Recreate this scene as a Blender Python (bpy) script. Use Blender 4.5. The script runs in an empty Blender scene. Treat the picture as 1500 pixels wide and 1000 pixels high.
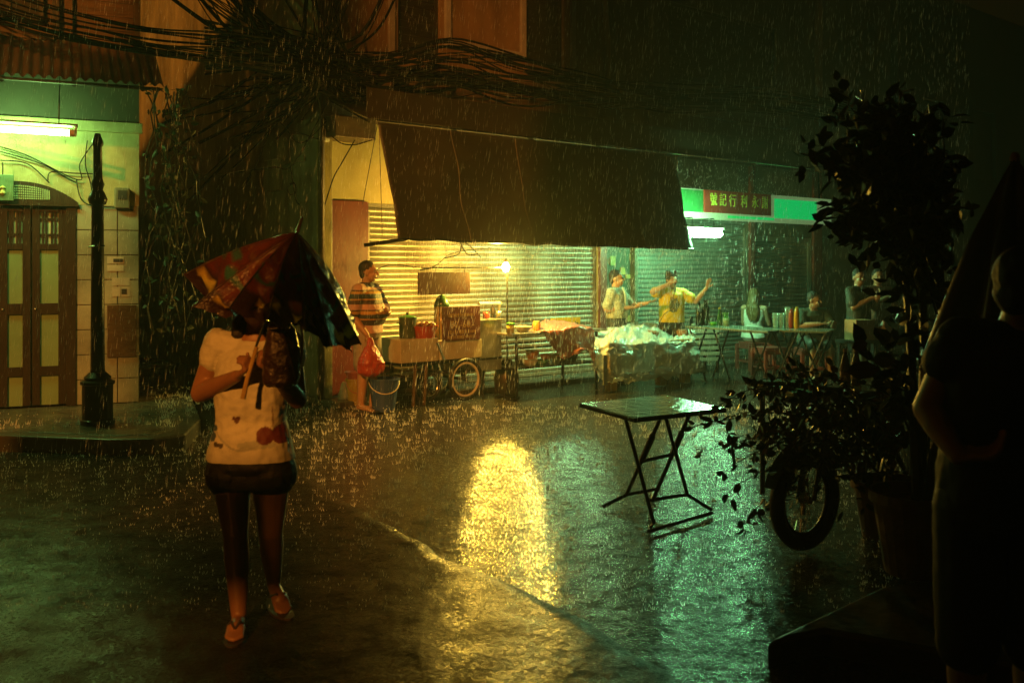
import bpy, bmesh, math, random
from mathutils import Vector, Matrix, noise
random.seed(7)
PI = math.pi
scn = bpy.context.scene
col = scn.collection
# ------------------------------------------------------------------ camera, sky, sun, exposure
FPX, HOR, EYE = 1458.33, 390.0, 1.6
cam_d = bpy.data.cameras.new('camera'); cam = bpy.data.objects.new('camera', cam_d); col.objects.link(cam)
cam.location = (0, 0, EYE); cam.rotation_euler = (PI/2, 0, 0)
cam_d.lens = 35; cam_d.sensor_width = 36; cam_d.shift_y = -(500-HOR)/1500
cam_d.clip_start = .05; cam_d.clip_end = 2000
cam_d.dof.use_dof = True; cam_d.dof.focus_distance = 9.5; cam_d.dof.aperture_fstop = 3.5
scn.camera = cam
SUN_EL, SUN_TR = math.radians(22), Vector((.15, .99))            # street-light glow: elevation, direction of travel
world = bpy.data.worlds.new('World'); scn.world = world; world.use_nodes = True
wn = world.node_tree; bg = wn.nodes['Background']
sky = wn.nodes.new('ShaderNodeTexSky'); sky.sky_type = 'NISHITA'; sky.sun_disc = False
sky.sun_elevation = math.radians(-4); sky.sun_rotation = math.atan2(-SUN_TR.x, -SUN_TR.y)
wn.links.new(sky.outputs[0], bg.inputs[0]); bg.inputs[1].default_value = .001
sun_d = bpy.data.lights.new('sun', 'SUN'); sun = bpy.data.objects.new('sun', sun_d); col.objects.link(sun)
sun_d.energy = 2.9; sun_d.angle = math.radians(2); sun_d.color = (1, .31, .035)
dirv = Vector((SUN_TR.x*math.cos(SUN_EL), SUN_TR.y*math.cos(SUN_EL), -math.sin(SUN_EL)))
sun.rotation_euler = dirv.to_track_quat('-Z', 'Y').to_euler()
vs = scn.view_settings
vs.view_transform = 'Standard'; vs.look = 'None'; vs.exposure = 0; vs.gamma = 1; vs.use_curve_mapping = False
cy = scn.cycles
cy.use_denoising = True; cy.max_bounces = 5; cy.diffuse_bounces = 2; cy.glossy_bounces = 3; cy.transmission_bounces = 4
cy.transparent_max_bounces = 16; cy.volume_bounces = 0; cy.sample_clamp_indirect = 3; cy.caustics_reflective = False; cy.caustics_refractive = False

# ------------------------------------------------------------------ helpers
def F(px, py, d): return Vector(((px-750)/FPX*d, d, EYE-(py-HOR)/FPX*d))      # photo pixel at depth d
def G(px, py, z=0.0): return F(px, py, (EYE-z)*FPX/(py-HOR))                    # photo pixel on a horizontal plane
class Frame:                                                                    # a facade: x along, y inward, z up
    def __init__(s, ox, oy, deg):
        s.o = Vector((ox, oy, 0)); s.a = math.radians(deg)
        s.u = Vector((math.cos(s.a), math.sin(s.a), 0)); s.v = Vector((-math.sin(s.a), math.cos(s.a), 0))
    def W(s, x, y, z): return s.o + s.u*x + s.v*y + Vector((0, 0, z))
    def P(s, px, py, off=0):                                                    # local (x, z) of a pixel on plane y=-off
        k = Vector(((px-750)/FPX, 1, -(py-HOR)/FPX)); o = s.o - s.v*off
        d = o.dot(s.v)/k.dot(s.v); p = k*d
        return (p - o).dot(s.u), EYE + p.z
    def X(s, px, off=0): return s.P(px, HOR, off)[0]
    def Z(s, px, py, off=0): return s.P(px, py, off)[1]
    def D(s, px, off=0): return s.W(s.X(px, off), -off, 0).y
M = Frame(-2.27, 11.8, 40.6)      # the main shophouse row
L = Frame(-4.0, 10.68, 25.0)      # the tiled house on the left

MATS = {}
def rgb(c): return (c[0], c[1], c[2], 1)
def mat(name, c, rough=.6, metal=0., c2=None, scale=8., bump=0., bscale=None, spec=.5, coat=0., trans=0., attr=None, stretch=(1,1,1), emit=None, estr=0., detail=6., world=False):
    if name in MATS: return MATS[name]
    m = bpy.data.materials.new(name); m.use_nodes = True; nt = m.node_tree; b = nt.nodes['Principled BSDF']; ln = nt.links.new
    b.inputs['Roughness'].default_value = rough; b.inputs['Metallic'].default_value = metal
    b.inputs['Specular IOR Level'].default_value = spec; b.inputs['Coat Weight'].default_value = coat
    b.inputs['Coat Roughness'].default_value = .12; b.inputs['Transmission Weight'].default_value = trans
    tc = nt.nodes.new('ShaderNodeTexCoord'); mp = nt.nodes.new('ShaderNodeMapping'); mp.inputs['Scale'].default_value = stretch
    ln(nt.nodes.new('ShaderNodeNewGeometry').outputs['Position'] if world else tc.outputs['Object'], mp.inputs[0])
    nz = nt.nodes.new('ShaderNodeTexNoise'); nz.inputs['Scale'].default_value = scale; nz.inputs['Detail'].default_value = detail
    nz.inputs['Roughness'].default_value = .62; ln(mp.outputs[0], nz.inputs[0])
    rp = nt.nodes.new('ShaderNodeValToRGB'); rp.color_ramp.elements[0].position = .3; rp.color_ramp.elements[1].position = .72
    c2 = c2 or tuple(v*.6 for v in c)
    rp.color_ramp.elements[0].color = rgb(c2); rp.color_ramp.elements[1].color = rgb(c); ln(nz.outputs[0], rp.inputs[0])
    out = rp.outputs[0]
    if attr:
        at = nt.nodes.new('ShaderNodeAttribute'); at.attribute_name = attr
        mx = nt.nodes.new('ShaderNodeMix'); mx.data_type = 'RGBA'; mx.blend_type = 'MULTIPLY'; mx.inputs[0].default_value = 1
        ln(at.outputs['Color'], mx.inputs[6]); ln(out, mx.inputs[7]); out = mx.outputs[2]
    ln(out, b.inputs['Base Color'])
    if bump:
        n2 = nt.nodes.new('ShaderNodeTexNoise'); n2.inputs['Scale'].default_value = bscale or scale*3; n2.inputs['Detail'].default_value = 5
        ln(mp.outputs[0], n2.inputs[0])
        bp = nt.nodes.new('ShaderNodeBump'); bp.inputs['Strength'].default_value = bump; bp.inputs['Distance'].default_value = .02
        ln(n2.outputs[0], bp.inputs['Height']); ln(bp.outputs[0], b.inputs['Normal'])
    if emit:
        b.inputs['Emission Color'].default_value = rgb(emit); b.inputs['Emission Strength'].default_value = estr
    MATS[name] = m; return m

def T(o, label=None, cat=None, group=None, kind=None):
    if label: o['label'] = label
    if cat: o['category'] = cat
    if group: o['group'] = group
    if kind: o['kind'] = kind
    return o
def thing(name, label, cat, loc=(0,0,0), rz=0., group=None):
    o = bpy.data.objects.new(name, None); col.objects.link(o); o.location = loc; o.rotation_euler = (0,0,rz); o.empty_display_size = .1
    o['_m'] = 0; del o['_m']
    return T(o, label, cat, group)
def mworld(o):
    m = Matrix.Translation(o.location) @ o.rotation_euler.to_matrix().to_4x4()
    return (mworld(o.parent) @ m) if o.parent else m
class MB:
    def __init__(s): s.v = []; s.f = []; s.c = []
    def add(s, vs, fs, c=None):
        n = len(s.v); s.v += [Vector(p) for p in vs]; s.f += [tuple(i+n for i in f) for f in fs]
        s.c += [c or (1,1,1)]*len(vs); return s
    def box(s, c, sz, R=None, tw=1., c3=None):
        x, y, z = [k/2 for k in sz]; c = Vector(c); vs = []
        for k, t in ((-z, tw), (z, 1.)):
            for a, b in ((-x,-y),(x,-y),(x,y),(-x,y)):
                p = Vector((a*t, b*t, k)); vs.append(c + (R @ p if R else p))
        return s.add(vs, [(0,3,2,1),(4,5,6,7),(0,1,5,4),(1,2,6,5),(2,3,7,6),(3,0,4,7)], c3)
    def bb(s, x0, x1, y0, y1, z0, z1): return s.box(((x0+x1)/2,(y0+y1)/2,(z0+z1)/2),(abs(x1-x0),abs(y1-y0),abs(z1-z0)))
    def tube(s, pts, r, n=6, cap=True):
        pts = [Vector(p) for p in pts]; rr = r if isinstance(r, (list, tuple)) else [r]*len(pts); rings = []; up = None
        for i, p in enumerate(pts):
            t = (pts[min(i+1,len(pts)-1)]-pts[max(i-1,0)])
            t = t.normalized() if t.length > 1e-9 else Vector((0,0,1))
            if up is None: up = Vector((1,0,0)) if abs(t.x) < .8 else Vector((0,1,0))
            a = t.cross(up).normalized(); b = t.cross(a).normalized(); up = b.cross(t) if False else (up - t*up.dot(t)).normalized()
            a = t.cross(up).normalized(); b = up
            rings.append([p + (a*math.cos(k*2*PI/n)+b*math.sin(k*2*PI/n))*rr[i] for k in range(n)])
        vs = [q for r_ in rings for q in r_]; fs = []
        for i in range(len(pts)-1):
            for k in range(n): fs.append((i*n+k, i*n+(k+1)%n, (i+1)*n+(k+1)%n, (i+1)*n+k))
        if cap: fs += [tuple(range(n))[::-1], tuple(range((len(pts)-1)*n, len(pts)*n))]
        return s.add(vs, fs)
    def lathe(s, prof, n=20, o=(0,0,0), cap=True, R=None, sx=1., sy=1.):
        o = Vector(o); vs = []; fs = []
        for r, z in prof:
            for k in range(n):
                p = Vector((r*math.cos(2*PI*k/n)*sx, r*math.sin(2*PI*k/n)*sy, z)); vs.append(o + (R @ p if R else p))
        for i in range(len(prof)-1):
            for k in range(n): fs.append((i*n+k, i*n+(k+1)%n, (i+1)*n+(k+1)%n, (i+1)*n+k))
        if cap: fs += [tuple(range(n))[::-1], tuple(range((len(prof)-1)*n, len(prof)*n))]
        return s.add(vs, fs)
    def quad(s, a, b, c, d): return s.add([a,b,c,d], [(0,1,2,3)])
    def grid(s, fn, nu, nv):
        vs = [fn(i/nu, j/nv) for j in range(nv+1) for i in range(nu+1)]
        return s.add(vs, [(j*(nu+1)+i, j*(nu+1)+i+1, (j+1)*(nu+1)+i+1, (j+1)*(nu+1)+i) for j in range(nv) for i in range(nu)])
    def sphere(s, c, r, n=12, m=8, R=None):
        c = Vector(c); r = r if isinstance(r, (list,tuple)) else (r,r,r); vs = []; fs = []
        for j in range(1, m):
            th = PI*j/m
            for k in range(n):
                p = Vector((r[0]*math.sin(th)*math.cos(2*PI*k/n), r[1]*math.sin(th)*math.sin(2*PI*k/n), r[2]*math.cos(th))); vs.append(c + (R @ p if R else p))
        for j in range(m-2):
            for k in range(n): fs.append((j*n+k, (j+1)*n+k, (j+1)*n+(k+1)%n, j*n+(k+1)%n))
        a = Vector((0,0,r[2])); b = -a; i0 = len(vs); vs += [c + (R @ a if R else a), c + (R @ b if R else b)]
        for k in range(n): fs += [(k, (k+1)%n, i0)[::1], ((m-2)*n+(k+1)%n, (m-2)*n+k, i0+1)]
        return s.add(vs, fs)
    def build(s, name, m, parent=None, world=False, smooth=False, bevel=0., thick=0., cattr=False, sub=0):
        me = bpy.data.meshes.new(name); vs = s.v
        if world and parent is not None:
            inv = mworld(parent).inverted(); vs = [inv @ p for p in vs]
        me.from_pydata([tuple(p) for p in vs], [], s.f); me.update()
        if cattr:
            ca = me.color_attributes.new('Col', 'FLOAT_COLOR', 'POINT')
            for i, c in enumerate(s.c): ca.data[i].color = (c[0], c[1], c[2], 1)
        if smooth: me.polygons.foreach_set('use_smooth', [True]*len(me.polygons))
        if m: me.materials.append(m)
        o = bpy.data.objects.new(name, me); col.objects.link(o)
        if parent is not None: o.parent = parent
        if thick:
            k = o.modifiers.new('thickness', 'SOLIDIFY'); k.thickness = thick; k.offset = 0
        if bevel:
            k = o.modifiers.new('bevel', 'BEVEL'); k.width = bevel; k.segments = 2; k.limit_method = 'ANGLE'
        if sub:
            k = o.modifiers.new('subdivision', 'SUBSURF'); k.levels = k.render_levels = sub
        return o
def inst(src, parent, loc=(0,0,0), rz=0., sc=None):                 # a further piece that shares its mesh
    o = src.copy(); col.objects.link(o); o.parent = parent; o.location = loc; o.rotation_euler = (0,0,rz)
    if sc: o.scale = sc
    return o
def copy_tree(o, parent=None):
    c = o.copy(); col.objects.link(c); c.parent = parent
    for ch in list(o.children): copy_tree(ch, c)
    return c
def catmull(pts, k=6):
    pts = [Vector(p) for p in pts]; out = []
    for i in range(len(pts)-1):
        p0, p1, p2, p3 = pts[max(i-1,0)], pts[i], pts[i+1], pts[min(i+2,len(pts)-1)]
        for j in range(k):
            t = j/k; out.append(.5*((2*p1)+(p2-p0)*t+(2*p0-5*p1+4*p2-p3)*t*t+(3*p1-p0-3*p2+p3)*t**3))
    return out + [pts[-1]]
def facetext(txt, size, name, m, parent, loc, rot, depth=.002, sx=1.):
    cu = bpy.data.curves.new(name, 'FONT'); cu.body = txt; cu.size = size; cu.align_x = 'CENTER'; cu.align_y = 'CENTER'; cu.extrude = depth
    cu.resolution_u = 3
    t = bpy.data.objects.new(name, cu); col.objects.link(t)
    dg = bpy.context.evaluated_depsgraph_get(); me = bpy.data.meshes.new_from_object(t.evaluated_get(dg)); col.objects.unlink(t); bpy.data.objects.remove(t)
    me.materials.clear(); me.materials.append(m)
    o = bpy.data.objects.new(name, me); col.objects.link(o); o.parent = parent; o.location = loc; o.rotation_euler = rot; o.scale = (sx,1,1)
    return o
def wallmesh(x0, x1, z0, z1, openings, depth=.25, y=0.):             # front at y, openings reveal inward
    b = MB(); xs = sorted({x0, x1, *[k for o in openings for k in o[:2]]}); zs = sorted({z0, z1, *[k for o in openings for k in o[2:]]})
    for i in range(len(xs)-1):
        for j in range(len(zs)-1):
            cx, cz = (xs[i]+xs[i+1])/2, (zs[j]+zs[j+1])/2
            if any(o[0] < cx < o[1] and o[2] < cz < o[3] for o in openings): continue
            b.quad((xs[i],y,zs[j]),(xs[i+1],y,zs[j]),(xs[i+1],y,zs[j+1]),(xs[i],y,zs[j+1]))
    for a, c, e, g in openings:
        yy = y+depth
        b.quad((a,y,e),(a,yy,e),(a,yy,g),(a,y,g)); b.quad((c,yy,e),(c,y,e),(c,y,g),(c,yy,g))
        b.quad((a,y,g),(a,yy,g),(c,yy,g),(c,y,g)); b.quad((a,yy,e),(a,y,e),(c,y,e),(c,yy,e))
    yb = y+depth+.02
    b.quad((x1,yb,z0),(x0,yb,z0),(x0,yb,z1),(x1,yb,z1))
    b.quad((x0,yb,z0),(x0,y,z0),(x0,y,z1),(x0,yb,z1)); b.quad((x1,y,z0),(x1,yb,z0),(x1,yb,z1),(x1,y,z1)); b.quad((x0,y,z1),(x1,y,z1),(x1,yb,z1),(x0,yb,z1))
    return b
# ------------------------------------------------------------------ ground
def ground_mat(name, base, base2, rlo, rhi, bump, wet_scale, spec):
    m = bpy.data.materials.new(name); m.use_nodes = True; nt = m.node_tree; b = nt.nodes['Principled BSDF']; ln = nt.links.new
    tc = nt.nodes.new('ShaderNodeTexCoord')
    def nz(sc, det=4, rough=.6):
        n = nt.nodes.new('ShaderNodeTexNoise'); n.inputs['Scale'].default_value = sc; n.inputs['Detail'].default_value = det; n.inputs['Roughness'].default_value = rough
        ln(tc.outputs['Object'], n.inputs[0]); return n
    def ramp(src, p0, p1, c0, c1):
        r = nt.nodes.new('ShaderNodeValToRGB'); r.color_ramp.elements[0].position = p0; r.color_ramp.elements[1].position = p1
        r.color_ramp.elements[0].color = rgb(c0); r.color_ramp.elements[1].color = rgb(c1); ln(src, r.inputs[0]); return r
    ln(ramp(nz(5, 8).outputs[0], .3, .7, base2, base).outputs[0], b.inputs['Base Color'])
    ln(ramp(nz(wet_scale, 9, .72).outputs[0], .49, .66, (rlo,)*3, (rhi,)*3).outputs[0], b.inputs['Roughness'])
    ln(ramp(nz(4.5, 7, .68).outputs[0], .40, .60, (spec*.16,)*3, (spec,)*3).outputs[0], b.inputs['Specular IOR Level'])
    vo = nt.nodes.new('ShaderNodeTexVoronoi'); vo.inputs['Scale'].default_value = 95; ln(tc.outputs['Object'], vo.inputs[0])
    a = nz(72, 4, .65); c = nz(5.5, 3)
    def math_(op, x, y):
        q = nt.nodes.new('ShaderNodeMath'); q.operation = op
        for i, k in enumerate((x, y)):
            if isinstance(k, float): q.inputs[i].default_value = k
            else: ln(k, q.inputs[i])
        return q.outputs[0]
    h = math_('ADD', math_('MULTIPLY', a.outputs[0], 1.0), math_('MULTIPLY', c.outputs[0], 5.5))
    h = math_('ADD', h, math_('MULTIPLY', vo.outputs['Distance'], .5))
    bp = nt.nodes.new('ShaderNodeBump'); bp.inputs['Strength'].default_value = bump; bp.inputs['Distance'].default_value = .02
    ln(h, bp.inputs['Height']); ln(bp.outputs[0], b.inputs['Normal'])
    return m
street_mat = ground_mat('wet_asphalt', (.05,.046,.038), (.02,.018,.015), .10, .42, .15, 45., .32)
patch_mat = ground_mat('wet_asphalt_patch', (.032,.029,.025), (.014,.012,.010), .2, .52, .17, 60., .12)
pave_mat = ground_mat('wet_concrete', (.16,.14,.11), (.07,.06,.05), .18, .4, .3, 2., .4)
def street_h(x, y): return .012*noise.noise(Vector((x*.45, y*.45, 3))) + .004*noise.noise(Vector((x*2.2, y*2.2, 9)))
b = MB(); xs = [-60,-30,-16]+[-10+.2*i for i in range(101)]+[16,30,60]; ys = [-30,-12,-4]+[0+.2*i for i in range(101)]+[30,60,90]
b.add([(x, y, street_h(x,y)-.012 if -10.1 < x < 10.1 and 0 <= y <= 20.1 else -.012) for y in ys for x in xs],
      [(j*len(xs)+i, j*len(xs)+i+1, (j+1)*len(xs)+i+1, (j+1)*len(xs)+i) for j in range(len(ys)-1) for i in range(len(xs)-1)])
T(b.build('road', street_mat, smooth=True), kind='structure')
# the resurfaced patch whose edge crosses the street as a ragged seam
edge = [G(*p) for p in ((330,662),(430,690),(500,727),(560,762),(610,788),(655,812),(700,833),(745,851),(790,872),(840,896),(920,940),(1060,1030))]
edge = [e + Vector((noise.noise(e*3)*.05, noise.noise(e*3+Vector((5,5,5)))*.05, 0)) for e in catmull(edge, 5)]
b = MB(); n = len(edge); xl = -9.
for e in edge: b.v += [Vector((e.x, e.y, street_h(e.x,e.y)-.02)), Vector((e.x-.03, e.y-.012, street_h(e.x,e.y)+.004)), Vector((e.x-.11, e.y-.03, street_h(e.x,e.y)+.004))]
for i in range(n-1):
    for k in (0,1): b.f.append((i*3+k, (i+1)*3+k, (i+1)*3+k+1, i*3+k+1))
m0 = len(b.v); nx = 44
for i, e in enumerate(edge):
    for k in range(nx+1):
        x = (e.x-.11)+(xl-(e.x-.11))*(k/nx)**1.4; y = e.y-.03; b.v.append(Vector((x, y, street_h(x,y)+.005-.016*(k == nx))))
for i in range(n-1):
    for k in range(nx): b.f.append((m0+i*(nx+1)+k, m0+(i+1)*(nx+1)+k, m0+(i+1)*(nx+1)+k+1, m0+i*(nx+1)+k+1))
b.c = [(1,1,1)]*len(b.v); T(b.build('road_patch', patch_mat, smooth=True), kind='structure')
# pavement on the left with its kerb, and the raised pavement on the right foreground
def slab(name, pts, h, m, kind='structure', bev=.02):
    b = MB(); n = len(pts); b.add([(p[0],p[1],-.1) for p in pts]+[(p[0],p[1],h) for p in pts], [tuple(range(n,2*n))]+[(i,(i+1)%n,(i+1)%n+n,i+n) for i in range(n)])
    return T(b.build(name, m, bevel=bev), kind=kind)
KH = .15
kerb = [(-12,10.2),(-6.4,9.05),(-4.4,8.62),(-3.4,8.42),(-3.05,8.46),(-2.86,8.72),(-3.0,9.6),(-4.1,12.5),(-5.2,16),(-12,16)]
slab('pavement_left', [(x*1.0-.0, y+.0) for x, y in [(-12,10.36),(-6.36,9.2),(-4.38,8.78),(-3.42,8.58),(-3.15,8.62),(-3.02,8.8),(-3.16,9.65),(-4.25,12.5),(-5.3,16),(-12,16)]], KH-.004, pave_mat)
kerb_mat = mat('kerb_stone', (.12,.11,.09), .35, c2=(.05,.045,.04), scale=5, bump=.4)
o = slab('kerb', kerb, KH-.012, kerb_mat)
b = MB(); a = [G(1122,938,.1), G(1180,912,.1), G(1292,858,.1)]
pts = [(a[0].x,a[0].y),(a[2].x,a[2].y),(4.2,5.9),(4.6,2.2),(a[0].x+.28,4.12)]
slab('pavement_right', pts, .10, mat('dark_stone', (.07,.05,.04), .3, c2=(.03,.022,.018), scale=6, bump=.3))
# raised strip of pavement along the main row
slab('pavement_shop', [tuple(M.W(x,y,0))[:2] for x, y in ((-.1,-.55),(13.5,-.55),(13.5,.3),(-.1,.3))], .05, pave_mat)
# strengths of the lit lamps, edge of the added shading house, rain and mist amounts
LT_L, LT_R, LT_M, LT_B = 98., 240., 165., 4200.
OPX, N_RAIN, N_SPLASH, HAZE = -1.95, 17000, 3800, .0048
# ------------------------------------------------------------------ the tiled house on the left
plaster = mat('cream_plaster', (.55,.52,.30), .55, c2=(.22,.19,.09), scale=2.2, bump=.25, bscale=14)
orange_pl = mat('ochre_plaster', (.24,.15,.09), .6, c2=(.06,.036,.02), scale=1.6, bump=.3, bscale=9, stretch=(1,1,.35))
dark_pl = mat('shaded_plaster', (.10,.08,.062), .6, c2=(.035,.027,.02), scale=1.5, bump=.3, bscale=9, stretch=(1,1,.35))  # darker plaster, with the light fall-off to the right put into its colour
side_pl = mat('stained_plaster', (.52,.50,.32), .5, c2=(.09,.085,.055), scale=2.4, bump=.4, bscale=10, stretch=(1,1,.3))
darkwood = mat('dark_wood', (.032,.021,.014), .38, c2=(.014,.009,.007), scale=3, bump=.25, bscale=20, stretch=(8,8,1))
blackwood = mat('black_wood', (.03,.024,.02), .5, c2=(.012,.01,.009), scale=3, bump=.2)
oldwood = mat('weathered_wood', (.20,.115,.055), .6, c2=(.07,.04,.02), scale=2, world=True, bump=.35, bscale=12, stretch=(1,1,9))
iron = mat('black_iron', (.03,.03,.028), .32, .6, c2=(.018,.016,.014), scale=10, bump=.15)
frost = mat('frosted_glass', (.25,.38,.21), .3, c2=(.18,.28,.15), scale=2)
tile_m = mat('wall_tile', (.44,.47,.40), .2, c2=(.20,.21,.17), scale=2.2, coat=.3, world=True)
grout = mat('grout', (.16,.15,.12), .8)
paper = mat('paper', (.55,.55,.48), .7, c2=(.40,.40,.36), scale=9)
rustm = mat('rusty_metal', (.13,.085,.05), .5, .3, c2=(.06,.035,.02), scale=9, bump=.3)
black = mat('black_rubber', (.015,.015,.015), .45)
chrome = mat('bright_metal', (.75,.73,.68), .22, 1., c2=(.55,.53,.5), scale=14)
steel = mat('stainless_steel', (.55,.53,.48), .3, .85, c2=(.36,.34,.3), scale=5, bump=.08)
white_p = mat('white_paint', (.68,.66,.58), .4, c2=(.5,.47,.4), scale=4)

lh = thing('tiled_house', 'two storey house with white wall tiles, wooden folding door and tin eave', 'house', L.o, L.a)
def lx(px, off=0): return L.X(px, off)
def lz(px, py, off=0): return L.Z(px, py, off)
dx0, dx1 = lx(-75), lx(107); dz1 = lz(50, 301)
wall_top = lz(100, 176)
wallmesh(-5.2, 0, 0, wall_top, [(dx0, dx1, .1, dz1)], .16).build('wall', plaster, lh)
MB().bb(-5.2,0,.19,6.,0,wall_top).build('side_wall', side_pl, lh)
# lintel and dark boarded band over it
MB().bb(-5.2,.03,-.07,.0,wall_top-.11,wall_top+.0).build('lintel', plaster, lh, bevel=.008)
MB().bb(-5.2,-.001,-.02,.18,wall_top+.003,3.95).build('fascia', mat('fascia_wood',(.06,.06,.045),.6,c2=(.03,.03,.022),scale=2), lh)
# tiles: a sheet of grout and each tile on it
tx0, tx1 = lx(109), -.004
tz0, tz1 = KH+.0, lz(150, 301)
MB().bb(tx0, tx1, -.012, .0-.001, tz0, tz1).build('tile_backing', grout, lh)
rows = 8; th = (tz1-tz0)/rows; cols = [tx0+.004, lx(172), tx1]
tsrc = {}
for ci in range(2):
    w = cols[ci+1]-cols[ci]; nsub = 2 if ci == 0 else 1
    for r in range(rows):
        for q in range(nsub):
            ww = w/nsub; cx = cols[ci]+ww*(q+.5); cz = tz0+th*(r+.5)
            key = round(ww,3)
            if key not in tsrc:
                tsrc[key] = MB().box((0,0,0),(ww-.010,.012,th-.010)).build('tile', tile_m, lh, bevel=.002); o = tsrc[key]
            else: o = inst(tsrc[key], lh)
            o.location = (cx, -.018-random.random()*.0025, cz)
# notice plate, notices, meter box, hung plaque
def onL(name, px0, px1, py0, py1, off, m, th=.012, par=None, **k):
    pm = (px0+px1)/2
    return MB().bb(lx(px0,off), lx(px1,off), -off, -off+th, lz(pm,py1,off), lz(pm,py0,off)).build(name, m, par or lh, **k)
onL('notice_plate', 157, 200, 447, 523, .045, rustm, .018, bevel=.003)
for p in ((157,181,376,386),(157,181,388,397)): onL('notice_paper', *p, .03, paper, .003)
for p in ((164,190,407,418),(164,176,420,434),(178,190,420,434)): onL('notice_paper', *p, .031, paper, .003)
txt = mat('dark_print', (.05,.05,.05), .7)
onL('notice_print', 166, 180, 379, 384, .034, txt, .002); onL('notice_print', 178, 186, 423, 431, .034, txt, .002)
mb = onL('meter_box', 168, 190, 275, 305, .10, mat('meter_grey',(.22,.22,.16),.5), .1, bevel=.012)
onL('meter_window', 173, 186, 279, 292, .106, txt, .006, par=lh)
# folding door: arched head, leaves with stiles, rails and panes
fy = -.03
arch = MB(); xa, xb = dx0-.03, dx1+.05; N = 22; base_z = lz(60,302); 
def arch_z(x):
    t = (x-lx(25))/(xb-lx(25)); return lz(25,266)-(lz(25,266)-base_z-.04)*min(1,abs(t))**2.2
vs = []; 
for i in range(N+1):
    x = xa+(xb-xa)*i/N; za = arch_z(x); vs += [(x,fy,base_z),(x,fy,za),(x,fy-.05,base_z),(x,fy-.05,za)]
fs = []
for i in range(N):
    a, c = i*4, i*4+4; fs += [(a+2,c+2,c+3,a+3),(a+3,c+3,c+1,a+1),(a,c,c+2,a+2)]
fs += [(N*4,N*4+1,N*4+3,N*4+2),(0,2,3,1)]
door = MB().add(vs, fs).build('door_head', darkwood, lh)
lat = mat('vent_lattice', (.35,.42,.26), .5)
b = MB()
for i in range(17):
    x = lx(22)+(lx(72)-lx(22))*i/16; zt = arch_z(x)-.05; zb = base_z+.07
    for j in range(6):
        z = zb+(zt-zb)*j/5.
        if zt > zb: b.box((x, fy-.054, z), (.014,.008,.016))
b.build('vent', lat, lh)
frame_x = [(dx0, dx0+.05), (lx(97), dx1)]
MB().bb(frame_x[1][0], frame_x[1][1]+.03, -.045, .06, KH, base_z).build('door_jamb', darkwood, lh, bevel=.006)
leafs = [(-72,-25), (-25, 21), (21,43), (45, 97)]
leafs = [(-52,-3.),(-1.,45.),(47.,97.)]
for l0, l1 in leafs:
    X0, X1 = lx(l0), lx(l1); zt, zb = base_z, KH+.02
    leaf = MB(); st = .075; y0, y1 = -.01, .035
    leaf.bb(X0, X0+st, y0, y1, zb, zt); leaf.bb(X1-st, X1, y0, y1, zb, zt)
    rails = [(lz(70,311), zt), (lz(70,366), lz(70,357)), (lz(70,460), lz(70,444)), (lz(70,550), lz(70,536)), (zb, lz(70,593))]
    for a, c in rails: leaf.bb(X0+st, X1-st, y0+.001, y1, a, c)
    lo = leaf.build('door_leaf', darkwood, lh, bevel=.004)
    zs = [(rails[1][1], rails[0][0]), (rails[2][1], rails[1][0]), (rails[3][1], rails[2][0]), (rails[4][1], rails[3][0])]
    for k, (a, c) in enumerate(zs):
        MB().bb(X0+st, X1-st, .012, .02, a, c).build('pane', frost if k else mat('clear_pane',(.60,.66,.50),.2), lo)
    g = MB()
    for t in (.16,.34,.64,.84): x = X0+st+(X1-X0-2*st)*t; g.bb(x-.011,x+.011,-.004,.012,zs[0][0],zs[0][1])
    for t in (.28,.78): z = zs[0][0]+(zs[0][1]-zs[0][0])*t; g.bb(X0+st,X1-st,-.002,.012,z-.012,z+.012)
    g.build('muntin', darkwood, lo)
    MB().sphere((X0+.03,-.02,lz(30,453)),.012,8,6).build('handle', chrome, lo)
# tin eave: corrugated sheet sloping to the street
ez0, ez1 = lz(60,112,1.0), 3.95
def eave(u, v):
    x = -5.2+5.35*u; return Vector((x, -1.0*(1-v)+.0*v, ez0+(ez1-ez0)*v+.018*math.sin(x*2*PI/.09)))
MB().grid(eave, 420, 3).build('tin_eave', mat('tin_sheet',(.16,.11,.075),.45,.4,c2=(.07,.04,.025),scale=4), lh, thick=.004)
b = MB()
for i in range(9): x = -5.+i*.62; b.tube([(x,0,ez1-.08),(x,-.95,ez0-.05)], .022, 6)
b.tube([(-5.2,-.95,ez0-.035),(.12,-.95,ez0-.035)], .018, 6); b.build('eave_rafters', blackwood, lh)
# upper storey of planks with posts and a window
uz0, uz1 = 3.95, 6.2
plank = None; z = uz0
while z < uz1:
    h = .15
    if plank is None: plank = MB().bb(-5.2,-.02,-.012,.012,-h/2+.004,h/2-.004).build('plank', oldwood, lh); o = plank
    else: o = inst(plank, lh)
    o.location = (0, .02+random.random()*.008, z+h/2); o.rotation_euler = (.09,0,0); z += h
MB().bb(-5.2,-.0,.06,.2,uz0,uz1).build('upper_wall', blackwood, lh)
for px in (82, 101, 200): x = lx(px); MB().bb(x-.035,x+.035,-.06,.03,uz0,uz1).build('post', oldwood if px != 82 else darkwood, lh, bevel=.005)
wx0, wx1 = lx(-40), lx(64); wz0 = lz(40,30)
MB().bb(wx0,wx1,-.03,-.0,wz0,uz1).build('upper_window', blackwood, lh)
for z in (lz(40,55), lz(40,62)): MB().bb(-5.2,lx(64)+.1,-.06,.0,z-.02,z+.02).build('batten', oldwood, lh, bevel=.004)
for x in (wx0+.02,(wx0+wx1)/2,wx1-.02): MB().bb(x-.02,x+.02,-.05,-.03,wz0,uz1).build('window_frame', darkwood, lh)

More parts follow.
